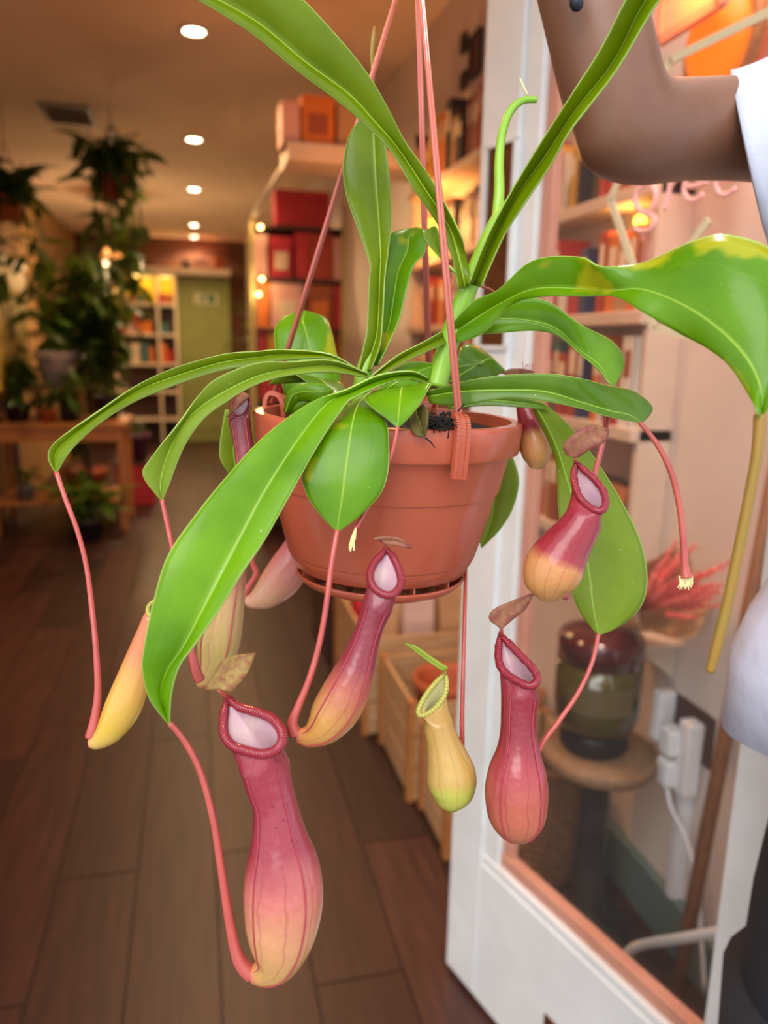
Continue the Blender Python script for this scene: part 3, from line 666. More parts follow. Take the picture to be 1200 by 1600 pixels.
pitcher([(392, 1524, 12), (412, 1518, 23), (428, 1503, 36), (437, 1475, 49), (441, 1440, 58), (443, 1398, 62), (441, 1352, 57), (436, 1306, 43), (430, 1262, 34.5), (420, 1225, 36), (414, 1198, 39)],
        [(357, 1090), (372, 1104), (398, 1112), (425, 1123), (441, 1146), (436, 1168), (414, 1178), (388, 1174), (362, 1164), (350, 1144), (351, 1112)], -12, 'p_rose', 'lip', rp=8,
        lidrows=[(318, 1078, 340, 1077, 362, 1081, -11.3), (334, 1052, 352, 1058, 379, 1062, -11.2), (354, 1027, 370, 1036, 391, 1043, -11)], lidtip=(399, 1021, -10.8), lidmat='lid_tan')
tendril([(265, 1130, -12.9, 4.6), (288, 1158, -12.6, 5), (312, 1204, -12.4, 5.2), (332, 1275, -12.2, 5.8), (346, 1360, -12.1, 6.6), (357, 1430, -12, 7.8), (367, 1480, -12, 9.5), (378, 1507, -12, 12), (394, 1523, -12, 13)], 'tend_red')
pitcher([(464, 1150, 11), (483, 1150, 18), (503, 1138, 28), (521, 1115, 36), (538, 1086, 37), (553, 1052, 32), (567, 1012, 24), (579, 977, 21.5), (589, 950, 24)],
        [(604, 858), (615, 872), (624, 893), (626, 913), (615, 928), (600, 929), (584, 918), (578, 899), (585, 880), (597, 866)], -11.2, 'p_mid', 'lip', rp=6.5, slope=.55,
        lidrows=[(582, 842, 594, 845, 603, 851, -10.9), (597, 838, 612, 844, 614, 852, -11), (622, 840, 630, 848, 630, 855, -11)], lidtip=(643, 856, -11))
pitcher([(852, 940, 8), (854, 930, 24), (857, 912, 40), (866, 886, 46), (882, 858, 40), (900, 832, 33), (912, 812, 30)],
        [(901, 722), (911, 733), (928, 748), (943, 768), (946, 790), (935, 799), (918, 790), (905, 776), (898, 755), (897, 737)], -8.4, 'p_two', 'lip', rp=6, slope=.7, lobes=1, wings=False,
        lidrows=[(886, 712, 898, 716, 906, 713, -8), (880, 697, 900, 700, 918, 705, -8.2), (897, 677, 914, 688, 935, 697, -8.3), (925, 664, 934, 676, 948, 688, -8.2)], lidtip=(950, 672, -8))
pitcher([(808, 1316, 7), (808, 1306, 26), (808, 1282, 43), (807, 1242, 49), (808, 1206, 45), (810, 1172, 34), (810, 1142, 28), (811, 1108, 28), (813, 1086, 30)],
        [(782, 992), (793, 1003), (812, 1023), (832, 1044), (840, 1062), (828, 1072), (808, 1064), (789, 1051), (780, 1035), (779, 1012)], -5.4, 'p_pink', 'lip', rp=6.5, slope=.7, lobes=1,
        lidrows=[(778, 979, 784, 982, 790, 978, -5), (764, 967, 782, 966, 803, 967, -5), (776, 949, 796, 951, 823, 950, -5)], lidtip=(834, 926, -4.8))
pitcher([(706, 1268, 6), (706, 1256, 23), (707, 1236, 35), (705, 1212, 39), (699, 1185, 33), (691, 1156, 26), (684, 1130, 24)],
        [(696, 1052), (698, 1070), (693, 1090), (678, 1108), (660, 1118), (653, 1112), (664, 1088), (681, 1066)], -4, 'p_green', 'lip_g', rp=4.2, inner='inner_g', slope=.3, wings=False,
        lidrows=[(688, 1047, 695, 1049, 701, 1043, -4), (664, 1030, 668, 1031, 673, 1025, -4), (641, 1012, 644, 1012, 650, 1009, -4)], lidtip=(631, 1005, -4), lidmat='lid_green')
tendril([(728, 880, 2, 2.6), (726, 960, -1, 3), (724, 1040, -2, 3.2), (722, 1120, -2.6, 3.6), (721, 1180, -2.6, 4.5), (712, 1250, -3.2, 7)], 'tend_dark')
pitcher([(140, 1160, 8), (153, 1158, 13), (171, 1142, 21), (190, 1110, 28), (204, 1074, 27), (216, 1034, 22), (229, 990, 16), (236, 966, 13)],
        [(246, 936), (250, 948), (246, 960), (238, 964), (231, 957), (233, 946)], -6.6, 'p_yellow', 'lip_g', rp=3.5, inner='inner_g', wings=False)
pitcher([(308, 1066, 10), (322, 1058, 17), (334, 1038, 26), (341, 1005, 33), (348, 965, 32), (357, 920, 26), (366, 870, 21), (376, 820, 19), (384, 770, 17), (384, 720, 16), (378, 680, 16), (374, 656, 17)],
        [(380, 614), (390, 626), (386, 642), (374, 652), (362, 645), (364, 628)], -2.6, 'p_tan', 'lip', rp=3, slope=.3, wings='tend_red',
        lidrows=[(372, 618, 380, 613, 388, 617, -2.4), (366, 630, 374, 620, 388, 622, -3.2)], lidtip=(356, 652, -3.4), lidmat='lid_red')
pitcher([(384, 938, 8), (396, 938, 14), (415, 929, 23), (437, 908, 30), (455, 882, 30), (472, 852, 26), (490, 815, 20), (503, 780, 16)], None, 7.6, 'p_back', 'lip', wings=False)
tendril([(440, 760, 6.5, 4), (412, 830, 7, 4), (394, 872, 7.2, 4.2), (400, 896, 7.4, 4.8), (390, 914, 7.5, 5.5), (380, 930, 7.6, 8)], 'tend_red')
pitcher([(836, 732, 8), (838, 718, 20), (837, 697, 25), (830, 666, 21), (822, 640, 15), (817, 618, 13)],
        [(818, 590), (828, 598), (826, 610), (816, 616), (807, 610), (808, 598)], -.6, 'p_two', 'lip', rp=3, wings=False, slope=.4,
        lidrows=[(786, 583, 790, 587, 800, 588, -.5), (795, 577, 808, 584, 816, 589, -.4), (815, 576, 820, 583, 828, 588, -.3)], lidtip=(835, 581, -.2))
br = MB()
for k in range(7):
    p = Q(818+k*2.4, 578, -.3); br.tube([p, p+CU*random.uniform(.003, .006)+CR*random.uniform(-.001, .002)], .0002, 4)
br.build('lid_bristles', MT['tend_dark'], plant)
# ------------------------------------------------------------------ shop fittings and goods
def L(kind, loc, energy, col, size=.03, parent=None, name='lamp_light', spot=None, aim=None):
    d = bpy.data.lights.new(name, kind); d.energy = energy; d.color = col
    if kind != 'SUN': d.shadow_soft_size = size
    if spot: d.spot_size = spot; d.spot_blend = .8
    o = bpy.data.objects.new(name, d); COL.objects.link(o)
    if parent is not None: o.parent = parent; o.location = V(loc)-ORG[parent.name]
    else: o.location = loc
    if aim: o.rotation_euler = V(aim).to_track_quat('-Z', 'Y').to_euler()
    return o
WARM = (1, .66, .34)
MT['bulb'] = M('lit_lens', S(255, 240, 210), .4, emit=(1, .86, .6, 1), es=14)
MT['trimring'] = M('downlight_ring', S(220, 205, 190), .4)
for i, (py, nm) in enumerate(((47, 'nearest'), (217, 'second'), (295, 'third'), (351, 'fourth'), (376, 'farthest'))):
    c = on(2, 303, py, ZC)
    if i == 4: c.y = 10.45
    t = thing('ceiling_downlight', {'nearest': 'large-looking nearest round downlight in the ceiling row', 'second': 'second round ceiling downlight of the row, counted from the entrance', 'third': 'third round ceiling downlight, middle of the row', 'fourth': 'fourth round ceiling downlight from the entrance, small in view', 'farthest': 'farthest round ceiling downlight, above the back door'}[nm], 'light', c, 'ceiling downlight row')
    MB().lathe([(.045, 0), (.062, 0), (.064, -.006), (.058, -.010), (.045, -.008), (.045, 0)], c, 28, False, False).build('trim_ring', MT['trimring'], t, True)
    MB().lathe([(.001, -.006), (.044, -.006), (.045, -.002), (.001, -.002)], c, 28).build('lens', MT['bulb'], t)
    L('SPOT', c-V((0, 0, .03)), 68, WARM, .05, t, spot=math.radians(150), aim=(0, 0, -1))
for nm_, c_, e_ in (('added unseen ceiling downlight just inside the entrance, above the frame', V((-.30, 1.88, ZC)), 46), ('added unseen ceiling downlight over the window display and stool', V((.70, 1.18, ZC)), 32)):  # two unseen downlights, added to warm the door and brighten the right wall
    t = thing('ceiling_downlight', nm_, 'light', c_, 'ceiling downlight row')
    MB().lathe([(.045, 0), (.062, 0), (.064, -.006), (.058, -.010), (.045, -.008), (.045, 0)], c_, 28, False, False).build('trim_ring', MT['trimring'], t, True)
    MB().lathe([(.001, -.006), (.044, -.006), (.045, -.002), (.001, -.002)], c_, 28).build('lens', MT['bulb'], t)
    L('SPOT', c_-V((0, 0, .03)), e_, (1, .84, .74) if c_.x > 0 else (1, .50, .20), .05, t, spot=math.radians(140), aim=(0, 0, -1))
# air vent
vc = on(2, 107, 178, ZC); vt = thing('ceiling_vent', 'grey square air vent in the ceiling', 'vent', vc)
MT['vent'] = M('vent_grey', S(120, 112, 104), .6)
fr_ = MB()
for a in (-.14, .12): fr_.box((vc.x+a, vc.y-.2, ZC-.012), (vc.x+a+.02, vc.y+.2, ZC)); 
for a in (-.2, .18): fr_.box((vc.x-.12, vc.y+a, ZC-.012), (vc.x+.12, vc.y+a+.02, ZC))
fr_.build('frame', MT['vent'], vt)
for k in range(8): MB().hexa([V((vc.x+sx, vc.y-.17+k*.045+sy, ZC+sz)) for sx, sy, sz in ((-.12, 0, -.010), (.12, 0, -.010), (.12, .03, -.002), (-.12, .03, -.002), (-.12, 0, -.007), (.12, 0, -.007), (.12, .03, 0), (-.12, .03, 0))]).build('slat', MT['vent'], vt)

def boxthing(name, label, cat, lo, hi, m, lid=None, band=None, group=None, lidh=.25):
    t = thing(name, label, cat, ((lo[0]+hi[0])/2, (lo[1]+hi[1])/2, lo[2]), group)
    hz = hi[2]-lo[2]; zl = hi[2]-hz*lidh
    MB().box(lo, (hi[0], hi[1], zl)).build('box_body', m, t, bevel=.003)
    e = .003
    MB().box((lo[0]-e, lo[1]-e, zl), (hi[0]+e, hi[1]+e, hi[2])).build('box_lid', lid or m, t, bevel=.003)
    if band:
        w_ = (hi[0]-lo[0]); MB().box((lo[0]+w_*.2, lo[1]-.006, lo[2]+hz*.2), (hi[0]-w_*.2, lo[1]-.001, lo[2]+hz*.62)).build('front_label', band, t)
    return t
PAL = {'brick red': S(176, 60, 42), 'orange': S(222, 122, 40), 'cream': S(226, 206, 176), 'dark brown': S(70, 44, 34), 'mustard yellow': S(206, 158, 52), 'navy blue': S(48, 60, 104), 'pale pink': S(228, 176, 160),
       'tan': S(190, 146, 104), 'crimson': S(186, 40, 56), 'charcoal': S(50, 46, 46), 'white': S(232, 226, 214), 'teal': S(54, 108, 104), 'rust': S(160, 82, 44)}
PM = {k: M('cover_'+k.replace(' ', '_'), c, .5) for k, c in PAL.items()}
MT['pages'] = M('book_pages', S(232, 220, 196), .8)
MT['print'] = M('print_cream', S(238, 222, 190), .6)
ORD = ['first', 'second', 'third', 'fourth', 'fifth', 'sixth', 'seventh', 'eighth', 'ninth', 'tenth', 'eleventh', 'twelfth', 'thirteenth', 'fourteenth', 'fifteenth', 'sixteenth', 'seventeenth', 'eighteenth', 'nineteenth', 'twentieth', 'twenty-first', 'twenty-second', 'twenty-third', 'twenty-fourth', 'twenty-fifth', 'twenty-sixth', 'twenty-seventh', 'twenty-eighth', 'twenty-ninth', 'thirtieth', 'thirty-first', 'thirty-second', 'thirty-third', 'thirty-fourth', 'thirty-fifth', 'thirty-sixth']
def book(label, x0, y0, z0, wx, ty, hz, col, lean=0, group=None):     # spine faces the aisle (-X)
    t = thing('book', label, 'book', (x0, y0, z0), group)
    b = .0025; bx0, bx1 = x0, x0+wx
    mb = MB(); mb.box((bx0, y0, z0), (bx1, y0+b, z0+hz)).box((bx0, y0+ty-b, z0), (bx1, y0+ty, z0+hz)).box((bx0-.002, y0, z0), (bx0+.003, y0+ty, z0+hz))
    cv = mb.build('cover', PM[col], t)
    MB().box((bx0+.003, y0+b, z0+.003), (bx1-.004, y0+ty-b, z0+hz-.004)).build('page_block', MT['pages'], t)
    MB().box((bx0-.0028, y0+ty*.2, z0+hz*.55), (bx0-.0015, y0+ty*.8, z0+hz*.85)).build('spine_title', MT['print'] if col not in ('cream', 'white', 'pale pink') else PM['rust'], cv)
    if lean: t.rotation_euler = (lean, 0, 0)
    return t
# right-hand wall shelves
SZ = [.857, 1.137, 1.384, 1.637, 1.919]; SX = .90; SY0, SY1 = 1.46, 3.30
NM = ['lowest', 'second-lowest', 'middle', 'second-highest', 'top']
MT['shelf'] = M('shelf_cream', S(226, 206, 186), .55, S(214, 192, 170), 8)
sh = thing('wall_shelving', 'cream wall shelving full of books along the right wall', 'shelving', (.9, 2.2, SZ[0]-.03))
for z in SZ: MB().box((SX, SY0 if z < 1.8 else 2.2, z-.028), (XR-.001, SY1, z)).build('shelf_board', MT['shelf'], sh, bevel=.002)
for y in (SY0, 2.27, SY1-.02): MB().box((SX+.02, y, .6 if y > 2 else SZ[0]), (XR-.001, y+.02, 2.02 if y > 2 else 1.637)).build('upright', MT['shelf'], sh, bevel=.002)
rnd = random.Random(11); names = list(PAL)
for i, z in enumerate(SZ):
    y = SY0+.028; n = 0
    ymax = 3.25 if i != 3 else 2.85
    if i == 0: y = 1.80
    if i == 4: y = 2.3
    while y < ymax and n < 36:
        ty = rnd.choice((.022, .03, .036, .045, .06)); hz = rnd.uniform(.13, .195) if i < 4 else rnd.uniform(.15, .24)
        if y < 2.27 < y+ty+.004 or abs(y-2.28) < .015: y = 2.295; continue
        col = rnd.choice(names if i < 3 else ['brick red', 'orange', 'rust', 'dark brown', 'tan', 'cream', 'mustard yellow', 'charcoal'])
        wx = rnd.uniform(.07, .082); lean = 0
        book(f'{"thick" if ty > .04 else "slim"} {col} book, {ORD[n]} from the door on the {NM[i]} wall shelf', SX+.006+rnd.uniform(0, .008), y, z+.0005, wx, ty, hz, col, lean, f'books on the {NM[i]} wall shelf')
        y += ty+.003+(.05 if rnd.random() < .08 else 0); n += 1
# framed print leaning on the lowest shelf, small box beside it
pf = thing('picture_frame', 'small brown framed orange print on the lowest wall shelf', 'picture', (.915, 1.57, .858))
mm = Matrix.Translation(V((.915, 1.57, .858))) @ Matrix.Rotation(math.radians(10), 4, 'Y')
for lo, hi in (((0, -.07, 0), (.012, .07, .014)), ((0, -.07, .146), (.012, .07, .16)), ((0, -.07, .014), (.012, -.056, .146)), ((0, .056, .014), (.012, .07, .146))): MB().box(lo, hi, mm).build('frame_bar', PM['dark brown'], pf)
MB().box((.004, -.056, .014), (.009, .056, .146), mm).build('print', M('orange_print', S(220, 106, 66), .6, S(196, 150, 110), 16), pf)
boxthing('gift_box', 'small copper-orange box beside the framed print on the lowest wall shelf', 'box', (.912, 1.67, .858), (.985, 1.77, .99), M('copper_box', S(190, 104, 52), .4, S(150, 74, 36), 14))
# amber lamp on the second-highest shelf
MT['amber'] = M('amber_glow', S(255, 140, 30), .4, emit=(1, .28, .02, 1), es=5)
al = thing('amber_lamp', 'small glowing amber jar lamp on the second-highest wall shelf', 'lamp', (.94, 3.08, 1.638))
MB().lathe([(.036, 0), (.038, .006), (.038, .012), (.03, .018)], (.94, 3.08, 1.638), 20).build('lamp_base', PM['dark brown'], al, True)
MB().lathe([(.03, .018), (.045, .04), (.05, .09), (.044, .13), (.03, .15)], (.94, 3.08, 1.638), 20).build('lamp_shade', MT['amber'], al, True)
L('POINT', (.80, 2.95, 1.75), 5, (1, .42, .12), .05, al)
# pictures high on the right wall
for k, (x, y, w_, h_, nm) in enumerate(((745, 85, .10, .13, 'dark framed picture highest on the right wall beside the door'), (727, 68, .04, .055, 'tiny dark frame left of the larger dark picture, high on the wall'), (727, 126, .05, .05, 'small dark frame just above the wall shelving, below two others'))):
    c = on(0, x, y, XR-.004); t = thing('wall_picture', nm, 'picture', c)
    mb = MB()
    for dy, dz, sy, sz in ((0, -h_/2, w_, .012), (0, h_/2, w_, .012), (-w_/2, 0, .012, h_), (w_/2, 0, .012, h_)): mb.box((XR-.016, c.y+dy-sy/2, c.z+dz-sz/2), (XR-.001, c.y+dy+sy/2, c.z+dz+sz/2))
    mb.build('frame', PM['charcoal'], t); MB().box((XR-.008, c.y-w_/2, c.z-h_/2), (XR-.002, c.y+w_/2, c.z+h_/2)).build('picture_sheet', M('dark_print', S(84, 54, 60), .6, S(120, 70, 60), 30), t)
# bracket shelf with boxes, far side
fs = thing('bracket_shelf', 'pale high bracket shelf carrying boxes above the aisle', 'shelf', (.7, 3.46, 2.03))
MB().box((.40, 3.33, 2.03), (XR-.001, 3.6, 2.10)).build('shelf_board', MT['shelf'], fs, bevel=.003)
MB().tube([(.415, 3.6, 2.06), (.40, 5.16, 2.09)], .014, 8).build('side_rail', MT['shelf'], fs)
def at_y(x, y, Y): return on(1, x, y, Y)
for x0, x1, y0, col, nm in ((441, 470, 158, 'pale pink', 'pale pink box on the high bracket shelf, nearest the aisle'), (472, 524, 152, 'orange', 'bright orange box in the middle of the high bracket shelf'), (527, 585, 165, 'tan', 'tan box on the high bracket shelf, partly behind the tall leaf')):
    a, b = at_y(x0, 224, 3.36), at_y(x1, y0, 3.36)
    boxthing('storage_box', nm, 'box', (a.x, 3.36, 2.101), (b.x-.004, 3.52, b.z), PM[col], band=PM['rust'] if col == 'orange' else None, group='boxes on the bracket shelf', lidh=.08)
# far shelf unit with red boxes
MT['post'] = M('pale_green_post', S(196, 180, 112), .5)
fu = thing('display_rack', 'tall display rack with a pale post full of red and pink boxes', 'rack', (.7, 5.35, 0))
for x in (.375, XR-.03): MB().box((x, 5.17, 0), (x+.028, 5.20, 2.06)).build('rack_post', MT['post'], fu)
for x in (.375, XR-.03): MB().box((x, 5.47, 0), (x+.028, 5.50, 2.06)).build('rack_post', MT['post'], fu)
RZ = [.30, .62, .93, 1.20, 1.40, 1.72, 2.04]
for z in RZ: MB().box((.38, 5.18, z-.02), (XR-.005, 5.5, z)).build('rack_shelf', PM['dark brown'], fu)
MB().box((.38, 5.485, 0), (XR-.005, 5.5, 2.06)).build('back_panel', PM['dark brown'], fu)
rows_ = {2.04: [(432, 515, 300, 'crimson', 'dark')],
         1.72: [(400, 417, 366, 'pale pink', ''), (423, 456, 370, 'crimson', 'p'), (462, 484, 362, 'crimson', ''), (486, 519, 363, 'brick red', ''), (521, 544, 372, 'pale pink', '')],
         1.40: [(403, 420, 438, 'orange', ''), (424, 474, 434, 'pale pink', 'p'), (480, 520, 436, 'rust', 'o'), (523, 544, 440, 'crimson', '')],
         1.20: [(404, 416, 516, 'crimson', ''), (418, 436, 512, 'mustard yellow', ''), (440, 480, 516, 'dark brown', ''), (484, 520, 514, 'crimson', ''), (522, 544, 518, 'rust', '')],
         .93: [(405, 440, 566, 'crimson', ''), (445, 500, 570, 'rust', ''), (505, 544, 568, 'tan', '')]}
rl = {2.04: 'on top of the red display rack', 1.72: 'on the top tier of the red display rack', 1.40: 'on the second tier of the red display rack', 1.20: 'on the third tier of the red display rack', .93: 'on the fourth tier of the red display rack'}
for z, items in rows_.items():
    for k, (x0, x1, yt, col, fl) in enumerate(items):
        a, b = at_y(x0, 480, 5.22), at_y(x1, yt, 5.22)
        boxthing('gift_box', f'{col} box, {ORD[k]} from the pale post, {rl[z]}'.replace(' of the red display rack', ' of the rack') if len(items) > 1 else f'wide {col} box {rl[z]}', 'box', (a.x, 5.22, z+.001), (b.x, 5.40, min(b.z, z+.29)), PM[col], band={'p': PM['cream'], 'o': PM['orange']}.get(fl), group='boxes on the display rack')
for k, (x, y) in enumerate(((407, 355), (409, 436), (404, 460))):
    c = at_y(x, y, 5.15); t = thing('string_light_bulb', ['tiny warm bulb at the top of the pale rack post', 'tiny amber bulb beside the pale post, upper of the pair', 'tiny amber bulb beside the pale post, lower of the pair'][k], 'light', c, 'bulbs on the rack post')
    L('POINT', c-V((0, .03, 0)), .45, (1, .62, .3), .012, t); MB().ball(c, .012, 10).build('glass_bulb', M('tiny_bulb', S(255, 200, 110), .4, emit=(1, .62, .2, 1), es=12), t, True); MB().tube([c+V((0, 0, .010)), c+V((0, .01, .03)), c+V((-.01, .035, .03))], .004, 6).build('bulb_socket', PM['charcoal'], t)

# crates and goods by the door
def crate(label, x0, x1, y0, y1, h):
    t = thing('wooden_crate', label, 'crate', ((x0+x1)/2, (y0+y1)/2, 0), 'crates along the right wall'); m = MT['pale_wood']; th = .012
    n = 3; g = .008; sh_ = (h-.02-g*(n-1))/n
    for k in range(n):
        z0 = .01+k*(sh_+g); z1 = z0+sh_
        MB().box((x0, y0+.004, z0), (x0+th, y1-.004, z1)).build('slat', m, t, bevel=.001); MB().box((x1-th, y0+.004, z0), (x1, y1-.004, z1)).build('slat', m, t)
        MB().box((x0+th, y0, z0), (x1-th, y0+th, z1)).build('slat', m, t, bevel=.001); MB().box((x0+th, y1-th, z0), (x1-th, y1, z1)).build('slat', m, t)
    for x in (x0-.008, x1-.012):
        for y in (y0, y1-.03): MB().box((x, y, 0), (x+.02, y+.03, h)).build('corner_batten', MT['wood'], t, bevel=.001)
    MB().box((x0+.004, y0+.004, .004), (x1-.004, y1-.004, .016)).build('crate_floor', m, t)
    return t
crate('open pale wooden crate holding a terracotta pot, behind the door edge', .575, .975, 1.93, 2.30, .315)
crate('low pale wooden crate closest to the door, partly behind the door edge', .60, .975, 1.66, 1.915, .27)
crate('wooden crate with paper bags standing in it, farthest from the door', .53, .975, 2.34, 2.9, .36)
tp = thing('terracotta_pot', 'empty terracotta flower pot standing in the wooden crate', 'pot', (.715, 2.05, .017))
MB().lathe([(.055, 0), (.088, .27), (.098, .272), (.102, .315), (.095, .317), (.085, .30), (.05, .01)], (.715, 2.05, .017), 32, True, True).build('pot_body', MT['terra'], tp, True)
def bag(label, x0, x1, y0, y1, z0, z1, m, handle=False, tilt=0):
    t = thing('paper_bag', label, 'bag', ((x0+x1)/2, (y0+y1)/2, z0))
    ym = (y0+y1)/2; mb = MB(); zt = z0+(z1-z0)*.7
    mb.hexa([(x0, y0, z0), (x1, y0, z0), (x1, y1, z0), (x0, y1, z0), (x0+.004, y0+.003, zt), (x1-.006, y0+.004, zt), (x1-.004, y1-.004, zt), (x0+.005, y1-.003, zt)])
    mb.build('bag_body', m, t, bevel=.003); mb = MB()
    mb.hexa([(x0+.004, y0+.003, zt), (x1-.006, y0+.004, zt), (x1-.004, y1-.004, zt), (x0+.005, y1-.003, zt), (x0+.002, ym-.006, z1), (x1-.002, ym-.004, z1-.01), (x1-.002, ym+.004, z1-.01), (x0+.002, ym+.006, z1)])
    mb.build('folded_top', m, t, bevel=.002)
    MB().box((x0+.3*(x1-x0), y0-.0015, z0+.2*(z1-z0)), (x0+.7*(x1-x0), y0+.002, z0+.5*(z1-z0))).build('bag_label', MT['print'], t)
    return t
MT['kraft'] = M('kraft_paper', S(196, 156, 112), .8, S(176, 134, 92), 12, bmp=(30, .4))
MT['pinkpaper'] = M('pink_paper', S(222, 190, 178), .7, S(206, 170, 160), 12)
MT['redpaper'] = M('red_paper', S(206, 26, 50), .6)
bag('tan kraft paper bag in the farthest crate, nearest the wall', .82, .95, 2.44, 2.54, .017, .47, MT['kraft'])
bag('pale pink paper bag in the farthest crate, beside the tan one', .69, .81, 2.46, 2.54, .017, .49, MT['pinkpaper'])
bag('brown kraft bag in the farthest crate, on the aisle side', .57, .67, 2.44, 2.54, .017, .43, MT['kraft'])
bag('bright red paper bag in the rear of the farthest crate', .56, .62, 2.66, 2.76, .017, .48, MT['redpaper'])
bag('cream paper bag in the rear of the farthest crate, beside the red one', .64, .76, 2.64, 2.76, .017, .50, PM['cream'])
bag('kraft bag leaning by the terracotta pot in the open crate', .84, .95, 2.1, 2.18, .017, .44, MT['kraft'])
# more goods low along the right wall, seen under the pot
boxthing('storage_box', 'dark brown box on the floor beyond the crates', 'box', (.50, 3.0, 0.001), (.97, 3.35, .40), PM['dark brown'], group='floor boxes')
boxthing('storage_box', 'tan box stacked on the dark brown floor box', 'box', (.56, 3.02, .402), (.95, 3.3, .62), PM['tan'], group='floor boxes')

# stool with the upturned jar
sc = V((.842, 1.384, 0))
st = thing('round_stool', 'round wooden stool with a dark metal column behind the door glass', 'stool', sc)
MB().lathe([(.10, .412), (.122, .414), (.128, .424), (.128, .438), (.122, .447), (.08, .450)], sc, 48).build('seat', MT['stool_wood'], st, True)
MB().lathe([(.10, 0), (.10, .012), (.06, .03), (.042, .06), (.036, .2), (.034, .36), (.045, .40), (.07, .411)], sc, 32).build('column', MT['steel'], st, True)
jc = sc+V((-.012, .005, .4505)); jr = thing('glass_jar', 'dark green glass jar standing upside down on its black ribbed lid', 'jar', jc)
MT['jar_glass'] = M('dark_green_glass', S(74, 70, 14), .08, S(52, 40, 12), 6, coat=.6)
MT['jar_red'] = M('dark_red_band', S(74, 16, 22), .15, coat=.5)
MB().lathe([(.055, .045), (.080, .056), (.089, .075), (.091, .10), (.091, .205)], jc, 40).build('jar_body', MT['jar_glass'], jr, True)
MB().lathe([(.091, .205), (.091, .25), (.086, .262), (.06, .268), (.001, .27)], jc, 40).build('jar_shoulder', MT['jar_red'], jr, True)
MB().lathe([(.066, 0), (.070, .004), (.070, .042), (.066, .046), (.055, .047)], jc, 40).build('jar_lid', MT['black'], jr, True)
rb = MB()
for k in range(40):
    a = 2*math.pi*k/40; c = jc+V((.070*math.cos(a), .070*math.sin(a), 0)); rb.tube([c+V((0, 0, .01)), c+V((0, 0, .038))], .0028, 5)
rb.build('lid_ribs', MT['black'], jr)
lb = MB(); n = 10
for k in range(n):
    a0 = math.radians(200+k*9); a1 = math.radians(209+k*9); p = lambda a, z: jc+V((.0915*math.cos(a), .0915*math.sin(a), z)); b0 = len(lb.v)
    lb.v += [p(a0, .11), p(a1, .11), p(a1, .17), p(a0, .17)]; lb.f.append([b0, b0+1, b0+2, b0+3])
lb.build('jar_label', M('jar_label', S(96, 84, 50), .4), jr)
# wicker basket
bc = V((.80, 1.79, 0))
bc = V((.84, 1.57, 0)); wb = thing('wicker_basket', 'brown woven wicker basket on the floor behind the stool', 'basket', bc)
MT['wicker'] = M('wicker', S(164, 120, 80), .7, S(128, 88, 54), 60)
bw = MB()
for k in range(26):
    z = .006+k*.0115; r = .062+.014*k/26
    bw.tube([bc+V(((r+.004*math.sin(q*12+k*math.pi))*math.cos(q*2*math.pi/48*1.0), (r+.004*math.sin(q*12*2*math.pi/48+k*math.pi))*math.sin(q*2*math.pi/48), z)) for q in range(48)], .0062, 5, closed=True)
tag(bw.build('weave', MT['wicker'], wb, True), kind='stuff')
for k in range(12):
    a = 2*math.pi*k/12; MB().tube([bc+V((.062*math.cos(a), .062*math.sin(a), 0)), bc+V((.077*math.cos(a), .077*math.sin(a), .31))], .005, 6).build('stake', MT['wicker'], wb)
MB().tube([bc+V((.078*math.cos(q), .078*math.sin(q), .312)) for q in [2*math.pi*k/32 for k in range(32)]], .010, 8, closed=True).build('basket_rim', MT['wicker'], wb, True)
# sockets and plugs on the right wall
pw = thing('wall_socket', 'white double wall socket with a white plug pack beside the wooden pole', 'socket', (XR-.001, 1.30, .47))
def wbox(y0, y1, z0, z1, x0, x1): return MB().box((x0, y0, z0), (x1, y1, z1))
a, b = on(0, 1046, 1075, XR), on(0, 1118, 1075, XR)
wbox(1.215, 1.345, .47, .58, XR-.008, XR-.001).build('back_plate', PM['dark brown'], pw, bevel=.002)
wbox(1.335, 1.365, .47, .585, XR-.05, XR-.008).build('charger', MT['white_plastic'], pw, bevel=.006)
wbox(1.235, 1.275, .395, .56, XR-.045, XR-.008).build('extension_block', MT['white_plastic'], pw, bevel=.006)
for z in (.50, .43):
    p = wbox(1.268, 1.31, z-.03, z+.03, XR-.065, XR-.020).build('plug', MT['white_plastic'], pw, bevel=.008)
    wbox(1.306, 1.313, z-.012, z+.004, XR-.055, XR-.040).build('plug_mark', PM['teal'], p)
MB().tube([V(q) for q in catmull([(XR-.05, 1.285, .405), (XR-.05, 1.26, .36), (XR-.04, 1.21, .31), (XR-.03, 1.17, .2), (XR-.03, 1.12, .03)], 5)], .005, 6).build('cable', MT['white_plastic'], pw, True)
tr = thing('cable_trunking', 'white vertical cable trunking under the wall socket', 'trunking', (XR-.001, 1.27, .137))
wbox(1.255, 1.285, .137, .40, XR-.025, XR-.001).build('trunking_body', MT['white_plastic'], tr, bevel=.002)
wbox(1.262, 1.278, .137, .40, XR-.028, XR-.024).build('trunking_cover', MT['white_plastic'], tr)
# leaning wooden pole
p0 = on(2, 1040, 1640, 0); 
p1 = on(0, 1200, 800, XR-.02); p1 = p0 + (p1-p0)*1.15
pd_ = (p1-p0).normalized(); ps_ = pd_.orthogonal().normalized()
po = thing('wooden_pole', 'brown wooden pole leaning against the right wall', 'pole', p0)
MB().tube([p0+V((0, 0, .012)), p0.lerp(p1, .5), p1], .0135, 10).build('shaft', MT['pole_wood'], po, True)
MB().tube([p0+V((0, 0, .002)), p0+pd_*.03+V((0, 0, .0))], .015, 10).build('end_cap', MT['black'], po, True)
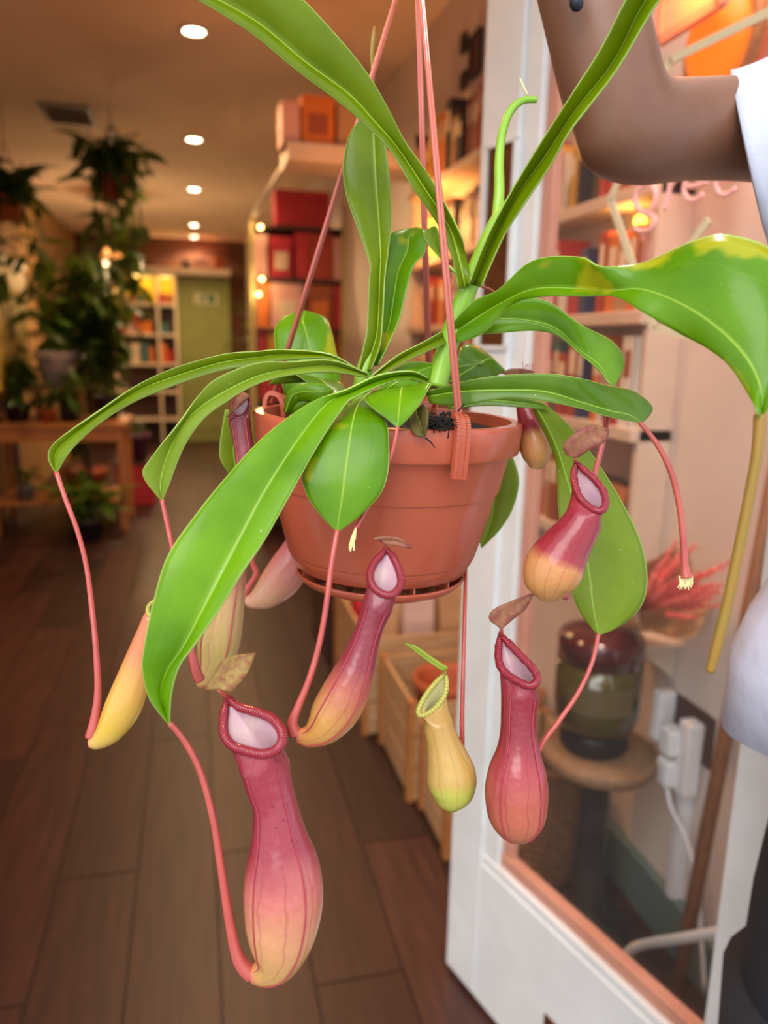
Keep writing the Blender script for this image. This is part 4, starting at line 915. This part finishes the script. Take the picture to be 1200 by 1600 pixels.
# white bent pipe low by the skirting
pts = [(976, 1545), (972, 1520), (976, 1497), (992, 1481), (1020, 1473), (1060, 1467), (1108, 1459), (1150, 1452)]
pp = [on(0, x, y, .83) for x, y in pts]; pz = V((pp[0].x, pp[0].y, 0)); pi = thing('bent_pipe', 'white bent metal pipe near the floor behind the glass', 'pipe', pz)
MB().tube([V(q) for q in catmull([tuple(pz)]+[tuple(q) for q in pp], 5)], .0098, 10).build('pipe_run', MT['white_paint'], pi, True)
MB().tube([pp[0], pp[1]], .0135, 10).build('pipe_collar', MT['white_paint'], pi, True)
# bouquet of pink dried grass in kraft paper, on a little wall ledge
c0 = on(0, 985, 962, .90); c1 = on(0, 1085, 905, .88); axb = (c1-c0).normalized()
lg = thing('wall_ledge', 'thin cream wall ledge under the paper-wrapped bouquet', 'ledge', (XR-.001, c0.y-.02, c0.z-.06))
MB().box((XR-.15, c0.y-.05, c0.z-.065), (XR-.001, c0.y+.07, c0.z-.052)).build('ledge_board', MT['shelf'], lg, bevel=.002)
for y in (c0.y-.03, c0.y+.04): MB().prism([(XR-.001, y, c0.z-.14), (XR-.001, y, c0.z-.065), (XR-.10, y, c0.z-.065)], (0, .012, 0)).build('ledge_bracket', MT['shelf'], lg)
bq = thing('dried_bouquet', 'bouquet of dried coral-pink grass wrapped in brown kraft paper', 'bouquet', c0)
sx_ = axb.cross(CF).normalized(); sy_ = axb.cross(sx_).normalized(); rows = []
for i in range(9):
    f_ = i/8; r = .022+.062*f_
    rows.append([c0+axb*(.17*f_)+(sx_*math.cos(q)+sy_*math.sin(q))*(r*(1+.12*math.sin(5*q+i*.4))) + axb*(.025*math.sin(3*q)*f_) for q in [2*math.pi*k/30 for k in range(30)]])
grid('paper_wrap', rows, True, MT['kraft'], bq, solid=.001)
MT['coral'] = M('coral_grass', S(236, 96, 90), .7, S(250, 140, 124), 30)
rb2 = random.Random(5)
for k in range(26):
    a = rb2.uniform(0, 6.28); sp_ = rb2.uniform(0, .36); dv = (axb+(sx_*math.cos(a)+sy_*math.sin(a))*sp_).normalized(); b0 = c0+axb*.05; ln = rb2.uniform(.19, .27)
    mb = MB(); mb.tube([b0, b0+dv*ln*.6], .001, 4)
    q0 = b0+dv*ln*.55
    for j in range(7): mb.ball(q0+dv*(ln*.075*j), .0085*(1-.09*j), 6)
    for j in range(10):
        s0 = q0+dv*(ln*.045*j); mb.tube([s0, s0+dv*.02+V((rb2.uniform(-1, 1), rb2.uniform(-1, 1), rb2.uniform(-1, 1)))*.012], [.0016, .0006], 4)
    mb.build('plume', MT['coral'], bq, True)
# big orange lamp and framed sign behind the glass, top right
oc = on(0, 1100, 60, .93)
MT['orange_shade'] = M('orange_shade', S(255, 120, 10), .6, emit=(1, .16, .0, 1), es=.8)
ol = thing('orange_lamp', 'large glowing orange round wall lamp with a wooden ring behind the glass', 'lamp', V((XR-.002, oc.y, oc.z)))
rows = []
for i in range(10):
    a = math.pi/2*i/9; rows.append([V((XR-.03-.05*math.sin(a), oc.y+.085*math.cos(a)*math.cos(q), oc.z+.085*math.cos(a)*math.sin(q))) for q in [2*math.pi*k/40 for k in range(40)]])
grid('shade', rows, True, MT['orange_shade'], ol)
MB().tube([V((XR-.03, oc.y+.098*math.cos(q), oc.z+.098*math.sin(q))) for q in [2*math.pi*k/40 for k in range(40)]], .013, 8, closed=True).build('wooden_ring', MT['wood'], ol, True)
MB().lathe([(.05, 0), (.05, .03)], (0, 0, 0), 24, tilt=Matrix(((0, 0, -1), (0, 1, 0), (1, 0, 0)))).build('wall_mount', PM['dark brown'], None) if False else MB().box((XR-.03, oc.y-.04, oc.z-.04), (XR-.001, oc.y+.04, oc.z+.04)).build('wall_mount', PM['dark brown'], ol)
L('POINT', (XR-.16, oc.y-.05, oc.z+.10), 4.2, (1, .17, .0), .05, ol)
fsn = on(0, 1085, 8, .90); sg = thing('framed_sign', 'small framed notice hanging above the orange lamp', 'sign', (XR-.001, fsn.y, fsn.z))
for dz, dy, hz, hy in ((-.03, 0, .008, .09), (.05, 0, .008, .09), (.01, -.09, .045, .008), (.01, .09, .045, .008)): MB().box((XR-.115, fsn.y+dy-hy, fsn.z+dz-hz), (XR-.10, fsn.y+dy+hy, fsn.z+dz+hz)).build('frame_bar', MT['copper'], sg)
MB().box((XR-.112, fsn.y-.085, fsn.z-.025), (XR-.104, fsn.y+.085, fsn.z+.05)).build('notice', M('notice_grey', S(176, 168, 150), .5), sg)
MB().tube([(XR-.108, fsn.y, fsn.z+.055), (XR-.05, fsn.y, fsn.z+.2), (XR-.001, fsn.y, fsn.z+.2)], .003, 5).build('hanging_wire', PM['charcoal'], sg)
# little bulb behind the lettering
bl = on(0, 1000, 348, .97); t = thing('wall_bulb', 'small glowing yellow bulb behind the pink lettering', 'light', bl)
MB().lathe([(.004, -.016), (.011, -.010), (.013, 0), (.011, .012), (.006, .016)], bl, 16).build('glass_bulb', M('yellow_bulb', S(255, 190, 60), .4, emit=(1, .5, .05, 1), es=5), t, True)
MB().tube([bl+V((0, 0, .014)), bl+V((0, 0, .03)), V((XR-.001, bl.y, bl.z+.03))], .005, 6).build('bulb_holder', PM['dark brown'], t)
L('POINT', bl-V((.03, 0, 0)), .22, (1, .5, .12), .02, t)

# table with plants on the left
tb = thing('plant_table', 'orange-brown wooden table covered with potted plants', 'table', (-.9, 5.8, 0))
MB().box((XL+.02, 5.45, .72), (-.455, 6.1, .757)).build('table_top', MT['wood'], tb, bevel=.003)
MB().box((XL+.05, 5.47, .635), (-.47, 5.49, .72)).build('apron', MT['wood'], tb)
for x, y in ((XL+.04, 5.48), (-.515, 5.48), (XL+.04, 6.03), (-.515, 6.03)): MB().box((x, y, 0), (x+.045, y+.045, .72)).build('leg', MT['wood'], tb)
MB().box((XL+.05, 5.5, .20), (-.52, 6.05, .225)).build('lower_shelf', MT['wood'], tb)
for k, x in enumerate((-1.18, -.72)): MB().tube([(x, 5.62, .225), (x, 5.62, .72)], .018, 8).build('metal_strut', MT['steel'], tb)
# plants
lm = {}
for nm, c1, c2 in (('g1', S(58, 92, 26), S(84, 118, 36)), ('g2', S(40, 66, 24), S(60, 88, 30)), ('g3', S(112, 134, 40), S(92, 116, 36))): lm[nm] = leaf_mat('foliage_'+nm, c1, c2, S(120, 146, 60), None, tr=.2, rough=.4)
def unit_leaf(mat, w_):
    rows = []
    for i in range(7):
        u = i/6; hw = w_*math.sin(math.pi*min(u*.93+.06, 1))**.8*(1-.25*u); z = -.22*u*u
        if i == 6: hw = .004
        rows.append([V((u, -hw, z+hw*.25)), V((u, 0, z)), V((u, hw, z+hw*.25))])
    v = [tuple(p) for r in rows for p in r]; f = [(i*3+j, i*3+j+1, i*3+j+4, i*3+j+3) for i in range(6) for j in range(2)]
    me = bpy.data.meshes.new('leaf'); me.from_pydata(v, [], f); ul = me.uv_layers.new(name='UVMap')
    for p in me.polygons:
        for li in p.loop_indices:
            vi = me.loops[li].vertex_index; ul.data[li].uv = ((vi % 3)/2, (vi//3)/6)
    me.polygons.foreach_set('use_smooth', [True]*len(me.polygons)); me.materials.append(lm[mat]); return me
LEAF = {(m_, s_): unit_leaf(m_, w_) for m_ in lm for s_, w_ in (('wide', .26), ('mid', .17), ('thin', .085))}
def pplant(name, label, base, pot, potm, n, spread, height, leaf_len, lk, seed, droop=0, hang=None, group='shop plants', vines=0, up=0):
    r_ = random.Random(seed); base = V(base); t = thing(name, label, 'plant', base, group)
    pr, ph = pot
    MB().lathe([(pr*.72, 0), (pr*.95, ph*.82), (pr, ph*.83), (pr, ph), (pr*.9, ph), (pr*.88, ph*.93), (.002, ph*.92)], base, 24, True, False).build('pot', potm, t, True)
    top = base+V((0, 0, ph*.92)); sm_ = MB(); tips = []
    for k in range(max(5, n//4)):
        a = r_.uniform(0, 6.283); q = r_.uniform(.1, 1)
        e = top+V((spread*q*math.cos(a), spread*q*math.sin(a), height*r_.uniform(.35, 1)))
        md = top.lerp(e, .5)+V((0, 0, height*.12)); pts = [V(c_) for c_ in catmull([tuple(top), tuple(md), tuple(e)], 4)]
        sm_.tube(pts, .004, 5); tips.append(pts)
    for k in range(vines):
        a = r_.uniform(0, 6.283); rr = pr+r_.uniform(.01, .05); ln = r_.uniform(.4, 1)*droop
        pts = [V(c_) for c_ in catmull([tuple(top), tuple(top+V((rr*math.cos(a), rr*math.sin(a), .02))), tuple(top+V((rr*1.2*math.cos(a), rr*1.2*math.sin(a), -ln*.5))), tuple(top+V((rr*math.cos(a+.4), rr*math.sin(a+.4), -ln)))], 4)]
        sm_.tube(pts, .003, 5); tips += [pts, pts]
    sm_.build('stems', lm_stem, t, True)
    for k in range(n):
        pts = r_.choice(tips); p = pts[r_.randrange(2, len(pts))] if len(pts) > 3 else pts[-1]
        az = r_.uniform(0, 6.283); el = r_.uniform(-.9, .5)+up
        s_ = leaf_len*r_.uniform(.7, 1.25)
        o = bpy.data.objects.new('leaf', LEAF[lk]); link(o, t)
        o.location = p-base; o.rotation_euler = (r_.uniform(-.5, .5), -el, az); o.scale = (s_, s_, s_)
    if hang:
        h = MB()
        for k in range(3):
            a = 2.09*k+.3; h.tube([base+V((pr*math.cos(a), pr*math.sin(a), ph)), base+V((0, 0, ph+.3)), V((base.x, base.y, hang))], .0025, 5)
        h.build('hanging_cord', PM['dark brown'], t)
    return t
lm_stem = M('foliage_stem', S(84, 96, 40), .6)
MT['whitepot'] = M('white_pot', S(206, 190, 190), .4); MT['redpot'] = M('red_pot', S(140, 26, 26), .4); MT['purplepot'] = M('purple_pot', S(86, 36, 76), .4); MT['darkpot'] = M('dark_pot', S(40, 36, 40), .5)
c = P(178, 312, 4.5); pplant('hanging_plant', 'hanging trailing plant in a dark red pot under the ceiling', c, (.085, .13), MT['redpot'], 190, .2, .24, .2, ('g2', 'mid'), 3, droop=.85, hang=ZC, vines=18)
c = P(14, 345, 4.4); pplant('hanging_plant', 'bushy hanging plant at the left edge of the shop', c, (.09, .13), MT['terra'], 170, .22, .2, .18, ('g2', 'mid'), 4, droop=.75, hang=ZC, vines=12)
ty = .758
c = V((on(1, 92, 600, 5.75).x, 5.75, ty)); 
sd2 = thing('plant_stand', 'small wooden box stand raising the white pot on the plant table', 'stand', (c.x, 5.75, ty))
MB().box((c.x-.16, 5.63, ty+.20), (c.x+.16, 5.90, ty+.225)).build('stand_top', MT['wood'], sd2)
for x in (-.15, .13): MB().box((c.x+x, 5.65, ty), (c.x+x+.02, 5.88, ty+.20)).build('stand_side', MT['wood'], sd2)
pplant('potted_plant', 'tall bushy plant in a white pot on the raised stand', (c.x, 5.75, ty+.226), (.14, .24), MT['whitepot'], 140, .30, .66, .2, ('g1', 'mid'), 5)
pplant('potted_plant', 'tall dark plant at the right end of the plant table', (-.60, 5.85, ty), (.10, .16), MT['darkpot'], 230, .30, 1.05, .21, ('g2', 'mid'), 6)
pplant('potted_plant', 'low plant in an orange pot at the table front', (on(1, 75, 650, 5.55).x, 5.56, ty), (.06, .09), MT['terra'], 34, .14, .16, .11, ('g2', 'mid'), 7)
pplant('potted_plant', 'leafy plant at the left end of the plant table', (-1.15, 5.62, ty), (.09, .12), MT['darkpot'], 90, .12, .40, .15, ('g2', 'mid'), 8)
pplant('potted_plant', 'feathery plant behind the orange pot on the table', (-.82, 5.60, ty), (.075, .10), MT['darkpot'], 60, .2, .3, .15, ('g1', 'thin'), 9)
pplant('potted_plant', 'very tall leafy plant rising behind the plant table', (-.86, 6.45, 0), (.17, .3), MT['terra'], 170, .32, 1.75, .24, ('g2', 'mid'), 10)
pplant('potted_plant', 'broad-leaved plant in a dark pot on the floor before the table', (on(2, 140, 842, 0).x, 5.30, 0), (.11, .15), MT['darkpot'], 46, .20, .24, .2, ('g1', 'mid'), 12, up=.4)
pplant('potted_plant', 'small spiky plant in a grey pot on the lower table shelf', (-1.13, 5.58, .226), (.06, .10), M('grey_pot', S(120, 124, 128), .4), 26, .07, .10, .14, ('g3', 'thin'), 13, up=.6)
pplant('potted_plant', 'small flowering plant in a purple pot beside the table', (on(2, 224, 760, 0).x-.0, 6.55, .35), (.12, .22), MT['purplepot'], 30, .12, .1, .1, ('g2', 'mid'), 14)
sb = thing('plinth', 'dark red plinth carrying the purple pot', 'plinth', (on(2, 224, 760, 0).x, 6.55, 0))
MB().box((on(2, 224, 760, 0).x-.15, 6.4, 0), (on(2, 224, 760, 0).x+.15, 6.7, .33)).build('plinth_body', PM['crimson'], sb, bevel=.004); MB().box((on(2, 224, 760, 0).x-.16, 6.39, .33), (on(2, 224, 760, 0).x+.16, 6.71, .349)).build('plinth_top', PM['dark brown'], sb)
pplant('potted_plant', 'dark climbing plant beside the back door', (.62, 8.6, 0), (.16, .3), MT['darkpot'], 90, .22, 1.6, .2, ('g2', 'mid'), 15)
# yellow wall cabinet on the left
wc = thing('wall_cabinet', 'yellow wall cabinet with a white top at the left edge', 'cabinet', (XL+.001, 5.9, .95))
MT['ochre'] = M('ochre_paint', S(196, 164, 66), .6); MT['cab_white'] = M('cabinet_white', S(240, 224, 196), .5)
MB().box((XL+.001, 5.3, .95), (XL+.16, 6.5, 1.80)).build('cabinet_body', MT['ochre'], wc, bevel=.003)
MB().box((XL+.001, 5.28, 1.80), (XL+.18, 6.52, 1.84)).build('cabinet_top', MT['cab_white'], wc, bevel=.003)
for k in range(2): 
    dd_ = MB().box((XL+.16, 5.32+k*.6, .97), (XL+.175, 5.88+k*.6, 1.78)).build('cabinet_door', MT['ochre'], wc, bevel=.003)
    MB().box((XL+.175, 5.85+k*.05, 1.3), (XL+.188, 5.862+k*.05, 1.45)).build('handle', MT['steel'], dd_)
# pendant lamp
pc = P(175, 412, 7.0); pe = thing('pendant_lamp', 'glowing orange pendant lamp hanging among the plants', 'lamp', pc)
MB().lathe([(.012, .17), (.03, .15), (.075, .10), (.105, .02), (.10, .02), (.07, .095), (.02, .14)], pc, 28, False, False).build('shade', M('lamp_shade', S(240, 130, 60), .5, emit=(1, .34, .08, 1), es=2.2), pe, True)
MB().lathe([(.001, -.03), (.05, -.022), (.085, 0), (.098, .022), (.001, .03)], pc, 28).build('diffuser', M('lamp_diffuser', S(255, 230, 190), .4, emit=(1, .78, .5, 1), es=4), pe, True)
MB().tube([pc+V((0, 0, .16)), V((pc.x, pc.y, ZC))], .004, 6).build('cord', PM['charcoal'], pe)
L('POINT', pc-V((0, 0, .12)), 24, WARM, .08, pe)
# back of the shop
d2 = thing('door_2', 'green back door with an exit sign', 'door', (.15, YB-.02, 0), kind='structure')
MT['door_green'] = M('door_green', S(150, 158, 92), .5, S(138, 146, 82), 6)
MB().box((-.13, YB-.05, 0), (.46, YB-.005, 2.12)).build('door_leaf', MT['door_green'], d2)
MB().box((-.05, YB-.06, .15), (.38, YB-.05, 1.0)).build('door_panel', MT['door_green'], d2, bevel=.004); MB().box((-.05, YB-.06, 1.1), (.38, YB-.05, 1.62)).build('door_panel', MT['door_green'], d2, bevel=.004)
for x in (-.17, .46): MB().box((x, YB-.07, 0), (x+.04, YB-.001, 2.14)).build('door_jamb', MT['door_green'], d2)
s_ = on(1, 322, 467, YB-.06); es_ = thing('exit_sign', 'white emergency exit sign with a green running figure on the back door', 'sign', (s_.x, YB-.061, s_.z))
MB().box((s_.x-.15, YB-.07, s_.z-.07), (s_.x+.15, YB-.0605, s_.z+.07)).build('sign_plate', M('sign_white', S(214, 214, 176), .5), es_)
gm = M('sign_green', S(24, 112, 52), .5)
fg = MB()
fg.box((s_.x+.03, YB-.073, s_.z-.05), (s_.x+.11, YB-.0705, s_.z+.055)); fg.build('sign_doorway', gm, es_)
fg = MB(); Ys = YB-.073
for pts, r in (([(-.03, .04), (-.04, .0), (-.045, -.015)], .016), ([(-.04, -.01), (-.015, -.03), (-.03, -.055)], .009), ([(-.045, -.015), (-.07, -.03), (-.1, -.03)], .009), ([(-.03, .03), (0, .02), (.012, .035)], .007), ([(-.035, .03), (-.07, .02), (-.075, 0)], .007)):
    fg.tube([V((s_.x+a, Ys, s_.z+b)) for a, b in pts], r, 6)
fg.ball((s_.x-.018, Ys, s_.z+.062), .015, 8); fg.build('running_figure', gm, es_)
pm = thing('pelmet_shelf', 'white pelmet shelf above the green back door', 'shelf', (0, YB-.15, 2.15))
MB().box((-.62, YB-.32, 2.15), (.50, YB-.001, 2.20)).build('shelf_board', MT['cab_white'], pm, bevel=.003); MB().box((-.62, YB-.33, 2.14), (.50, YB-.32, 2.21)).build('front_lip', MT['cab_white'], pm)
for k, (x0, x1, h_, col) in enumerate(((-.10, .02, .10, 'charcoal'), (.05, .25, .13, 'pale pink'), (.30, .45, .16, 'rust'))): boxthing('storage_box', f'{col} box on the white pelmet shelf, {ORD[k]} from the left', 'box', (x0, YB-.3, 2.211), (x1, YB-.12, 2.211+h_), PM[col], group='boxes on the pelmet')
ns = thing('back_shelves', 'back wall shelf unit with yellow-lit compartments', 'shelving', (-.55, YB-.2, 0))
for x in (-.95, -.42, -.2): MB().box((x, YB-.32, 0), (x+.03, YB-.001, 2.12)).build('upright', MT['cab_white'], ns)
BZ = [.3, .65, 1.0, 1.37, 1.74, 2.10]
for z in BZ: MB().box((-.92, YB-.32, z), (-.2, YB-.001, z+.03)).build('shelf_board', MT['cab_white'], ns)
MB().box((-.95, YB-.012, 1.755), (-.17, YB-.001, 2.12)).build('back_panel', M('yellow_lit_back', S(232, 186, 40), .6), ns)  # lamplight of the top compartment put into the panel colour
MB().box((-.95, YB-.012, 0), (-.17, YB-.001, 1.755)).build('back_panel', PM['dark brown'], ns)  # darker panel colour stands for the unlit lower compartments
L('POINT', (-.62, YB-.24, 2.04), 1.8, (1, .78, .3), .02, ns); L('POINT', (-.30, YB-.24, 2.04), .9, (1, .78, .3), .02, ns)
k = 0; rr_ = random.Random(21)
for zi, z in enumerate(BZ[:-1]):
    x = -.88; j = 0
    while x < -.24:
        w_ = rr_.uniform(.05, .10); 
        if x < -.42 < x+w_+.01: x = -.385; continue
        if x+w_ > -.21: break
        h_ = rr_.uniform(.08, .13) if zi == 4 else rr_.uniform(.12, .26); col = rr_.choice(['pale pink', 'rust', 'dark brown', 'crimson', 'orange', 'teal', 'cream'])
        if zi >= 2: boxthing('small_box', f'small {col} box, {ORD[j]} from the left on the {["", "", "third", "fourth", "top"][zi]} tier of the back shelves', 'box', (x, YB-.28, z+.031), (x+w_, YB-.18, z+.031+h_), PM[col], group='goods on the back shelves')
        x += w_+.012; j += 1
# ------------------------------------------------------------------ the person holding the plant
MT['skin'] = M('skin', S(136, 94, 72), .42, S(122, 82, 62), 14, bmp=(240, .08, .0006))
MT['skin'].node_tree.nodes['Principled BSDF'].inputs['Subsurface Weight'].default_value = .1
MT['skin'].node_tree.nodes['Principled BSDF'].inputs['Subsurface Radius'].default_value = (.01, .004, .002)
MT['tshirt'] = M('white_cotton', S(206, 208, 226), .85, S(194, 197, 216), 8, bmp=(40, .5, .004))
MT['trousers'] = M('black_cotton', S(24, 26, 34), .85)
MT['hair'] = M('dark_hair', S(30, 22, 18), .5)
MT['eye'] = M('eye_white', S(220, 214, 206), .3); MT['iris'] = M('iris', S(40, 26, 18), .3); MT['mouth'] = M('lip', S(140, 78, 70), .4)
sho = P(1345, 205, .585); wri = P(800, -285, .50)
ctr_ = V((sho.x+.16, sho.y-.055, 0)); hipz = .90
per = thing('person', 'person in a white T-shirt and black trousers holding up the hanging plant', 'person', ctr_)
bm_ = MB()
def limb(pts, n=14):
    c = catmull([tuple(p)+(r,) for p, r in pts], 6)
    bm_.tube([V(q[:3]) for q in c], [q[3] for q in c], n)
    bm_.ball(V(c[0][:3]), c[0][3], 12); bm_.ball(V(c[-1][:3]), c[-1][3], 12)
neck = V((ctr_.x, ctr_.y, sho.z+.05)); hd = V((ctr_.x-.01, ctr_.y-.02, sho.z+.19))
sho2 = V((ctr_.x+.17, ctr_.y-.0, sho.z-.06))
# torso
limb([(V((ctr_.x, ctr_.y, .86)), .095), (V((ctr_.x, ctr_.y, 1.02)), .09), (V((ctr_.x, ctr_.y, 1.2)), .095), (V((ctr_.x, ctr_.y, sho.z-.06)), .088), (neck, .05), (hd-V((0, 0, .05)), .048)])
limb([(sho, .044), (V((ctr_.x, ctr_.y, sho.z-.045)), .058), (sho2, .044)])
# raised arm
limb([(sho, .044), (P(1200, 202, .572), .0378), (P(1085, 203, .55), .0346), (P(1010, 208, .53), .0345), (P(972, 206, .52), .0325)])
limb([(P(975, 196, .52), .0325), (P(955, 130, .517), .0345), (P(938, 60, .514), .0345), (P(915, -10, .511), .032), (P(870, -130, .505), .026), (wri, .0215)])
# hand gripping the hook
hkc = apex+UPV*.058; palm = hkc+CR*.035+CU*.02-CF*-.005
bm_.tube([wri, wri.lerp(palm, .5), palm], [.0225, .025, .022], 12); bm_.ball(palm, .024, 12, (1.1, .8, 1.1))
for k in range(4):
    o_ = CF*(-.026+.017*k); kn = palm+o_-CR*.012+CU*.022
    limb([(palm+o_*.8, .0095), (kn, .009), (hkc+o_*.8-CR*.020+CU*.012, .0085), (hkc+o_*.8-CR*.018-CU*.010, .008), (hkc+o_*.8+CR*.004-CU*(.014+.002*k), .0072)], 8)
limb([(palm-CF*.02-CU*.012, .0105), (palm-CF*.034-CR*.012-CU*.014, .0095), (hkc-CF*.03-CR*.006-CU*.006, .0085)], 8)
# other arm hanging
limb([(sho2, .048), (sho2+V((.03, .0, -.28)), .04), (sho2+V((.02, -.06, -.52)), .026), (sho2+V((.02, -.08, -.57)), .024)])
h2 = sho2+V((.02, -.085, -.60)); bm_.ball(h2, .026, 10, (.7, 1, 1.3))
for k in range(4): limb([(h2+V((0, -.022+.015*k, -.02)), .0088), (h2+V((-.004, -.024+.016*k, -.055)), .0082), (h2+V((-.014, -.022+.015*k, -.088+.006*abs(k-1.5))), .007)], 8)
limb([(h2+V((-.008, -.02, .01)), .010), (h2+V((-.022, -.035, -.02)), .009), (h2+V((-.028, -.034, -.045)), .008)], 8)
# legs
for sx in (-1, 1): limb([(V((ctr_.x+sx*.07, ctr_.y, .84)), .078), (V((ctr_.x+sx*.095, ctr_.y-.0, .50)), .06), (V((ctr_.x+sx*.10, ctr_.y+.01, .28)), .052), (V((ctr_.x+sx*.10, ctr_.y+.02, .09)), .038)])
for sx in (-1, 1): limb([(V((ctr_.x+sx*.10, ctr_.y+.04, .045)), .038), (V((ctr_.x+sx*.105, ctr_.y-.06, .035)), .036), (V((ctr_.x+sx*.11, ctr_.y-.13, .025)), .028)])
# head
bm_.ball(hd+V((0, .01, .03)), .085, 18, (.88, 1.08, 1.15)); bm_.ball(hd+V((0, -.035, -.04)), .062, 14, (.85, .9, 1.05))
bm_.ball(hd+V((0, -.10, -.005)), .014, 8, (.9, 1.2, 1.2)); bm_.tube([hd+V((0, -.084, .03)), hd+V((0, -.10, 0))], [.008, .011], 8)
for sx in (-1, 1): bm_.ball(hd+V((sx*.076, .01, 0)), .024, 8, (.4, .8, 1.3))
body = bm_.build('body', MT['skin'], per, True)
rm = body.modifiers.new('remesh', 'REMESH'); rm.mode = 'VOXEL'; rm.voxel_size = .005; rm.use_smooth_shade = True
s2 = body.modifiers.new('smooth', 'SMOOTH'); s2.iterations = 12; s2.factor = .5
for sx in (-1, 1):
    e = MB(); e.ball(hd+V((sx*.032, -.074, .018)), .011, 10, (1.2, .7, .6)); eo = e.build('eye', MT['eye'], per, True)
    MB().ball(hd+V((sx*.032, -.0795, .018)), .0048, 8).build('iris', MT['iris'], eo, True)
    MB().tube([hd+V((sx*.015, -.088, .042)), hd+V((sx*.034, -.089, .046)), hd+V((sx*.052, -.078, .04))], .003, 6).build('eyebrow', MT['hair'], per, True)
MB().ball(hd+V((0, -.088, -.052)), .016, 10, (1.5, .5, .45)).build('mouth', MT['mouth'], per, True)
hr = MB(); rr3 = random.Random(3)
rows = []
for i in range(12):
    a = math.pi*.62*i/11
    rows.append([hd+V((0, .018, .035))+V((.084*math.sin(a)*math.cos(q), .102*math.sin(a)*math.sin(q)*(1 if math.sin(q) > -.2 else .86), .106*math.cos(a)+(.05 if math.sin(q) < -.3 else 0)*(i/11))) for q in [2*math.pi*k/36 for k in range(36)]])
grid('hair', rows, True, MT['hair'], per, solid=.008)
# T-shirt: torso and sleeves
def ring(c, rx, ry, n=48, wob=0, ph=0): return [c+V(((rx+wob*math.sin(5*q+ph))*math.cos(q), (ry+wob*math.sin(4*q+ph))*math.sin(q), 0)) for q in [2*math.pi*k/n for k in range(n)]]
hem = P(1125, 1190, .54)
rows = []
hemx = P(1112, 1168, .54)
prof = [(.99, 1.0), (1.05, .95), (1.12, .86), (1.2, .80), (1.28, .78), (1.36, .80), (sho.z-.03, .82), (sho.z+.020, .78), (sho.z+.052, .52), (sho.z+.072, .32)]
R0x = .24
def pxx(p): q = p-CAM; return 600+FPX*q.dot(CR)/q.dot(CF)
while min(pxx(p) for p in ring(V((ctr_.x, ctr_.y, .97)), R0x, .125)) < 1112: R0x -= .004
z0 = P(1112, 1168, .54).z
for i, (z, k) in enumerate([(z0-.035, 1.0)]+prof[0:]):
    zz = z0-.035 if i == 0 else max(z, z0+.03*i)
    rows.append(ring(V((ctr_.x, ctr_.y, zz)), R0x*k, .125*(.75+.25*k), wob=.006*(1-i/11), ph=i*.3))
# hem dips toward the front, following the wearer's turn
for i in (0, 1):
    for p in rows[i]: p.z -= .05*max(0, (p.x-ctr_.x+R0x)/(2*R0x))*(1 if i == 0 else .6)
sh_o = grid('tshirt', rows, True, MT['tshirt'], per, solid=.002, label='white cotton T-shirt')
MB().tube([p for p in rows[-1]], .005, 6, closed=True).build('collar', MT['tshirt'], sh_o, True)
def sleeve(pts, skew=.8):
    c = catmull([tuple(p)+(r,) for p, r in pts], 6); ctrs = [V(q[:3]) for q in c]; out = []
    for i, p in enumerate(ctrs):
        t = (ctrs[min(i+1, len(ctrs)-1)]-ctrs[max(i-1, 0)]).normalized(); u = (V((0, 0, 1))-t*t.z).normalized(); s_ = t.cross(u)
        rg = [p+(u*math.cos(q)+s_*math.sin(q)*.8)*c[i][3]*(1+(.05*math.sin(3*q+i*.35))) for q in [2*math.pi*k/40 for k in range(40)]]
        k_ = skew*i/(len(ctrs)-1); rg = [q-t*((q-p).dot(CF)*k_)-t*((q-p).dot(CU)*.28*(k_ if skew else 0)) for q in rg]
        out.append(rg)
    o = grid('sleeve', out, True, MT['tshirt'], sh_o, solid=.0022)
    for j in (-3, -2): MB().tube([q for q in out[j]], .0007, 4, closed=True).build('hem_stitch', MT['tshirt'], o)
sleeve([(sho+V((.07, 0, -.005)), .082), (P(1330, 212, .582), .070), (P(1240, 228, .575), .067), (P(1172, 252, .57), .0635)])
sleeve([(sho2+V((-.06, 0, .02)), .085), (sho2+V((.015, 0, -.05)), .072), (sho2+V((.04, 0, -.2)), .065)], 0)
# trousers
rows = []
for z, rx, ry in ((.55, .19, .11), (.7, .185, .12), (.80, .18, .125), (.9, .165, .125), (.98, .15, .12)): rows.append(ring(V((ctr_.x, ctr_.y, z)), rx, ry))
tr_o = grid('trousers', rows, True, MT['trousers'], per, solid=.002, label='black trousers')
for sx in (-1, 1):
    mb = MB(); mb.tube([V((ctr_.x+sx*.095, ctr_.y, .72)), V((ctr_.x+sx*.10, ctr_.y, .5)), V((ctr_.x+sx*.105, ctr_.y+.01, .25)), V((ctr_.x+sx*.105, ctr_.y+.015, .06))], [.105, .092, .082, .078], 24); mb.build('trouser_leg', MT['trousers'], tr_o, True)
for sx in (-1, 1):
    mb = MB(); mb.tube([V((ctr_.x+sx*.105, ctr_.y+.07, .028)), V((ctr_.x+sx*.105, ctr_.y, .04)), V((ctr_.x+sx*.11, ctr_.y-.1, .033)), V((ctr_.x+sx*.112, ctr_.y-.19, .024))], [.044, .052, .05, .036], 16); mb.build('shoe', MT['black'], per, True)
# dark strap end hanging from the wrist
ws = [P(812, -225, .475), P(845, -150, .472), P(872, -80, .472), P(890, -30, .473), P(898, -5, .474), P(904, 17, .475)]
MB().tube([V(q) for q in catmull([tuple(p) for p in ws], 5)], [.0035]*21+[.0042, .0045, .004, .003, .0012], 8).build('wrist_strap', M('navy_strap', S(34, 36, 52), .5), per, True, label='dark navy strap end')
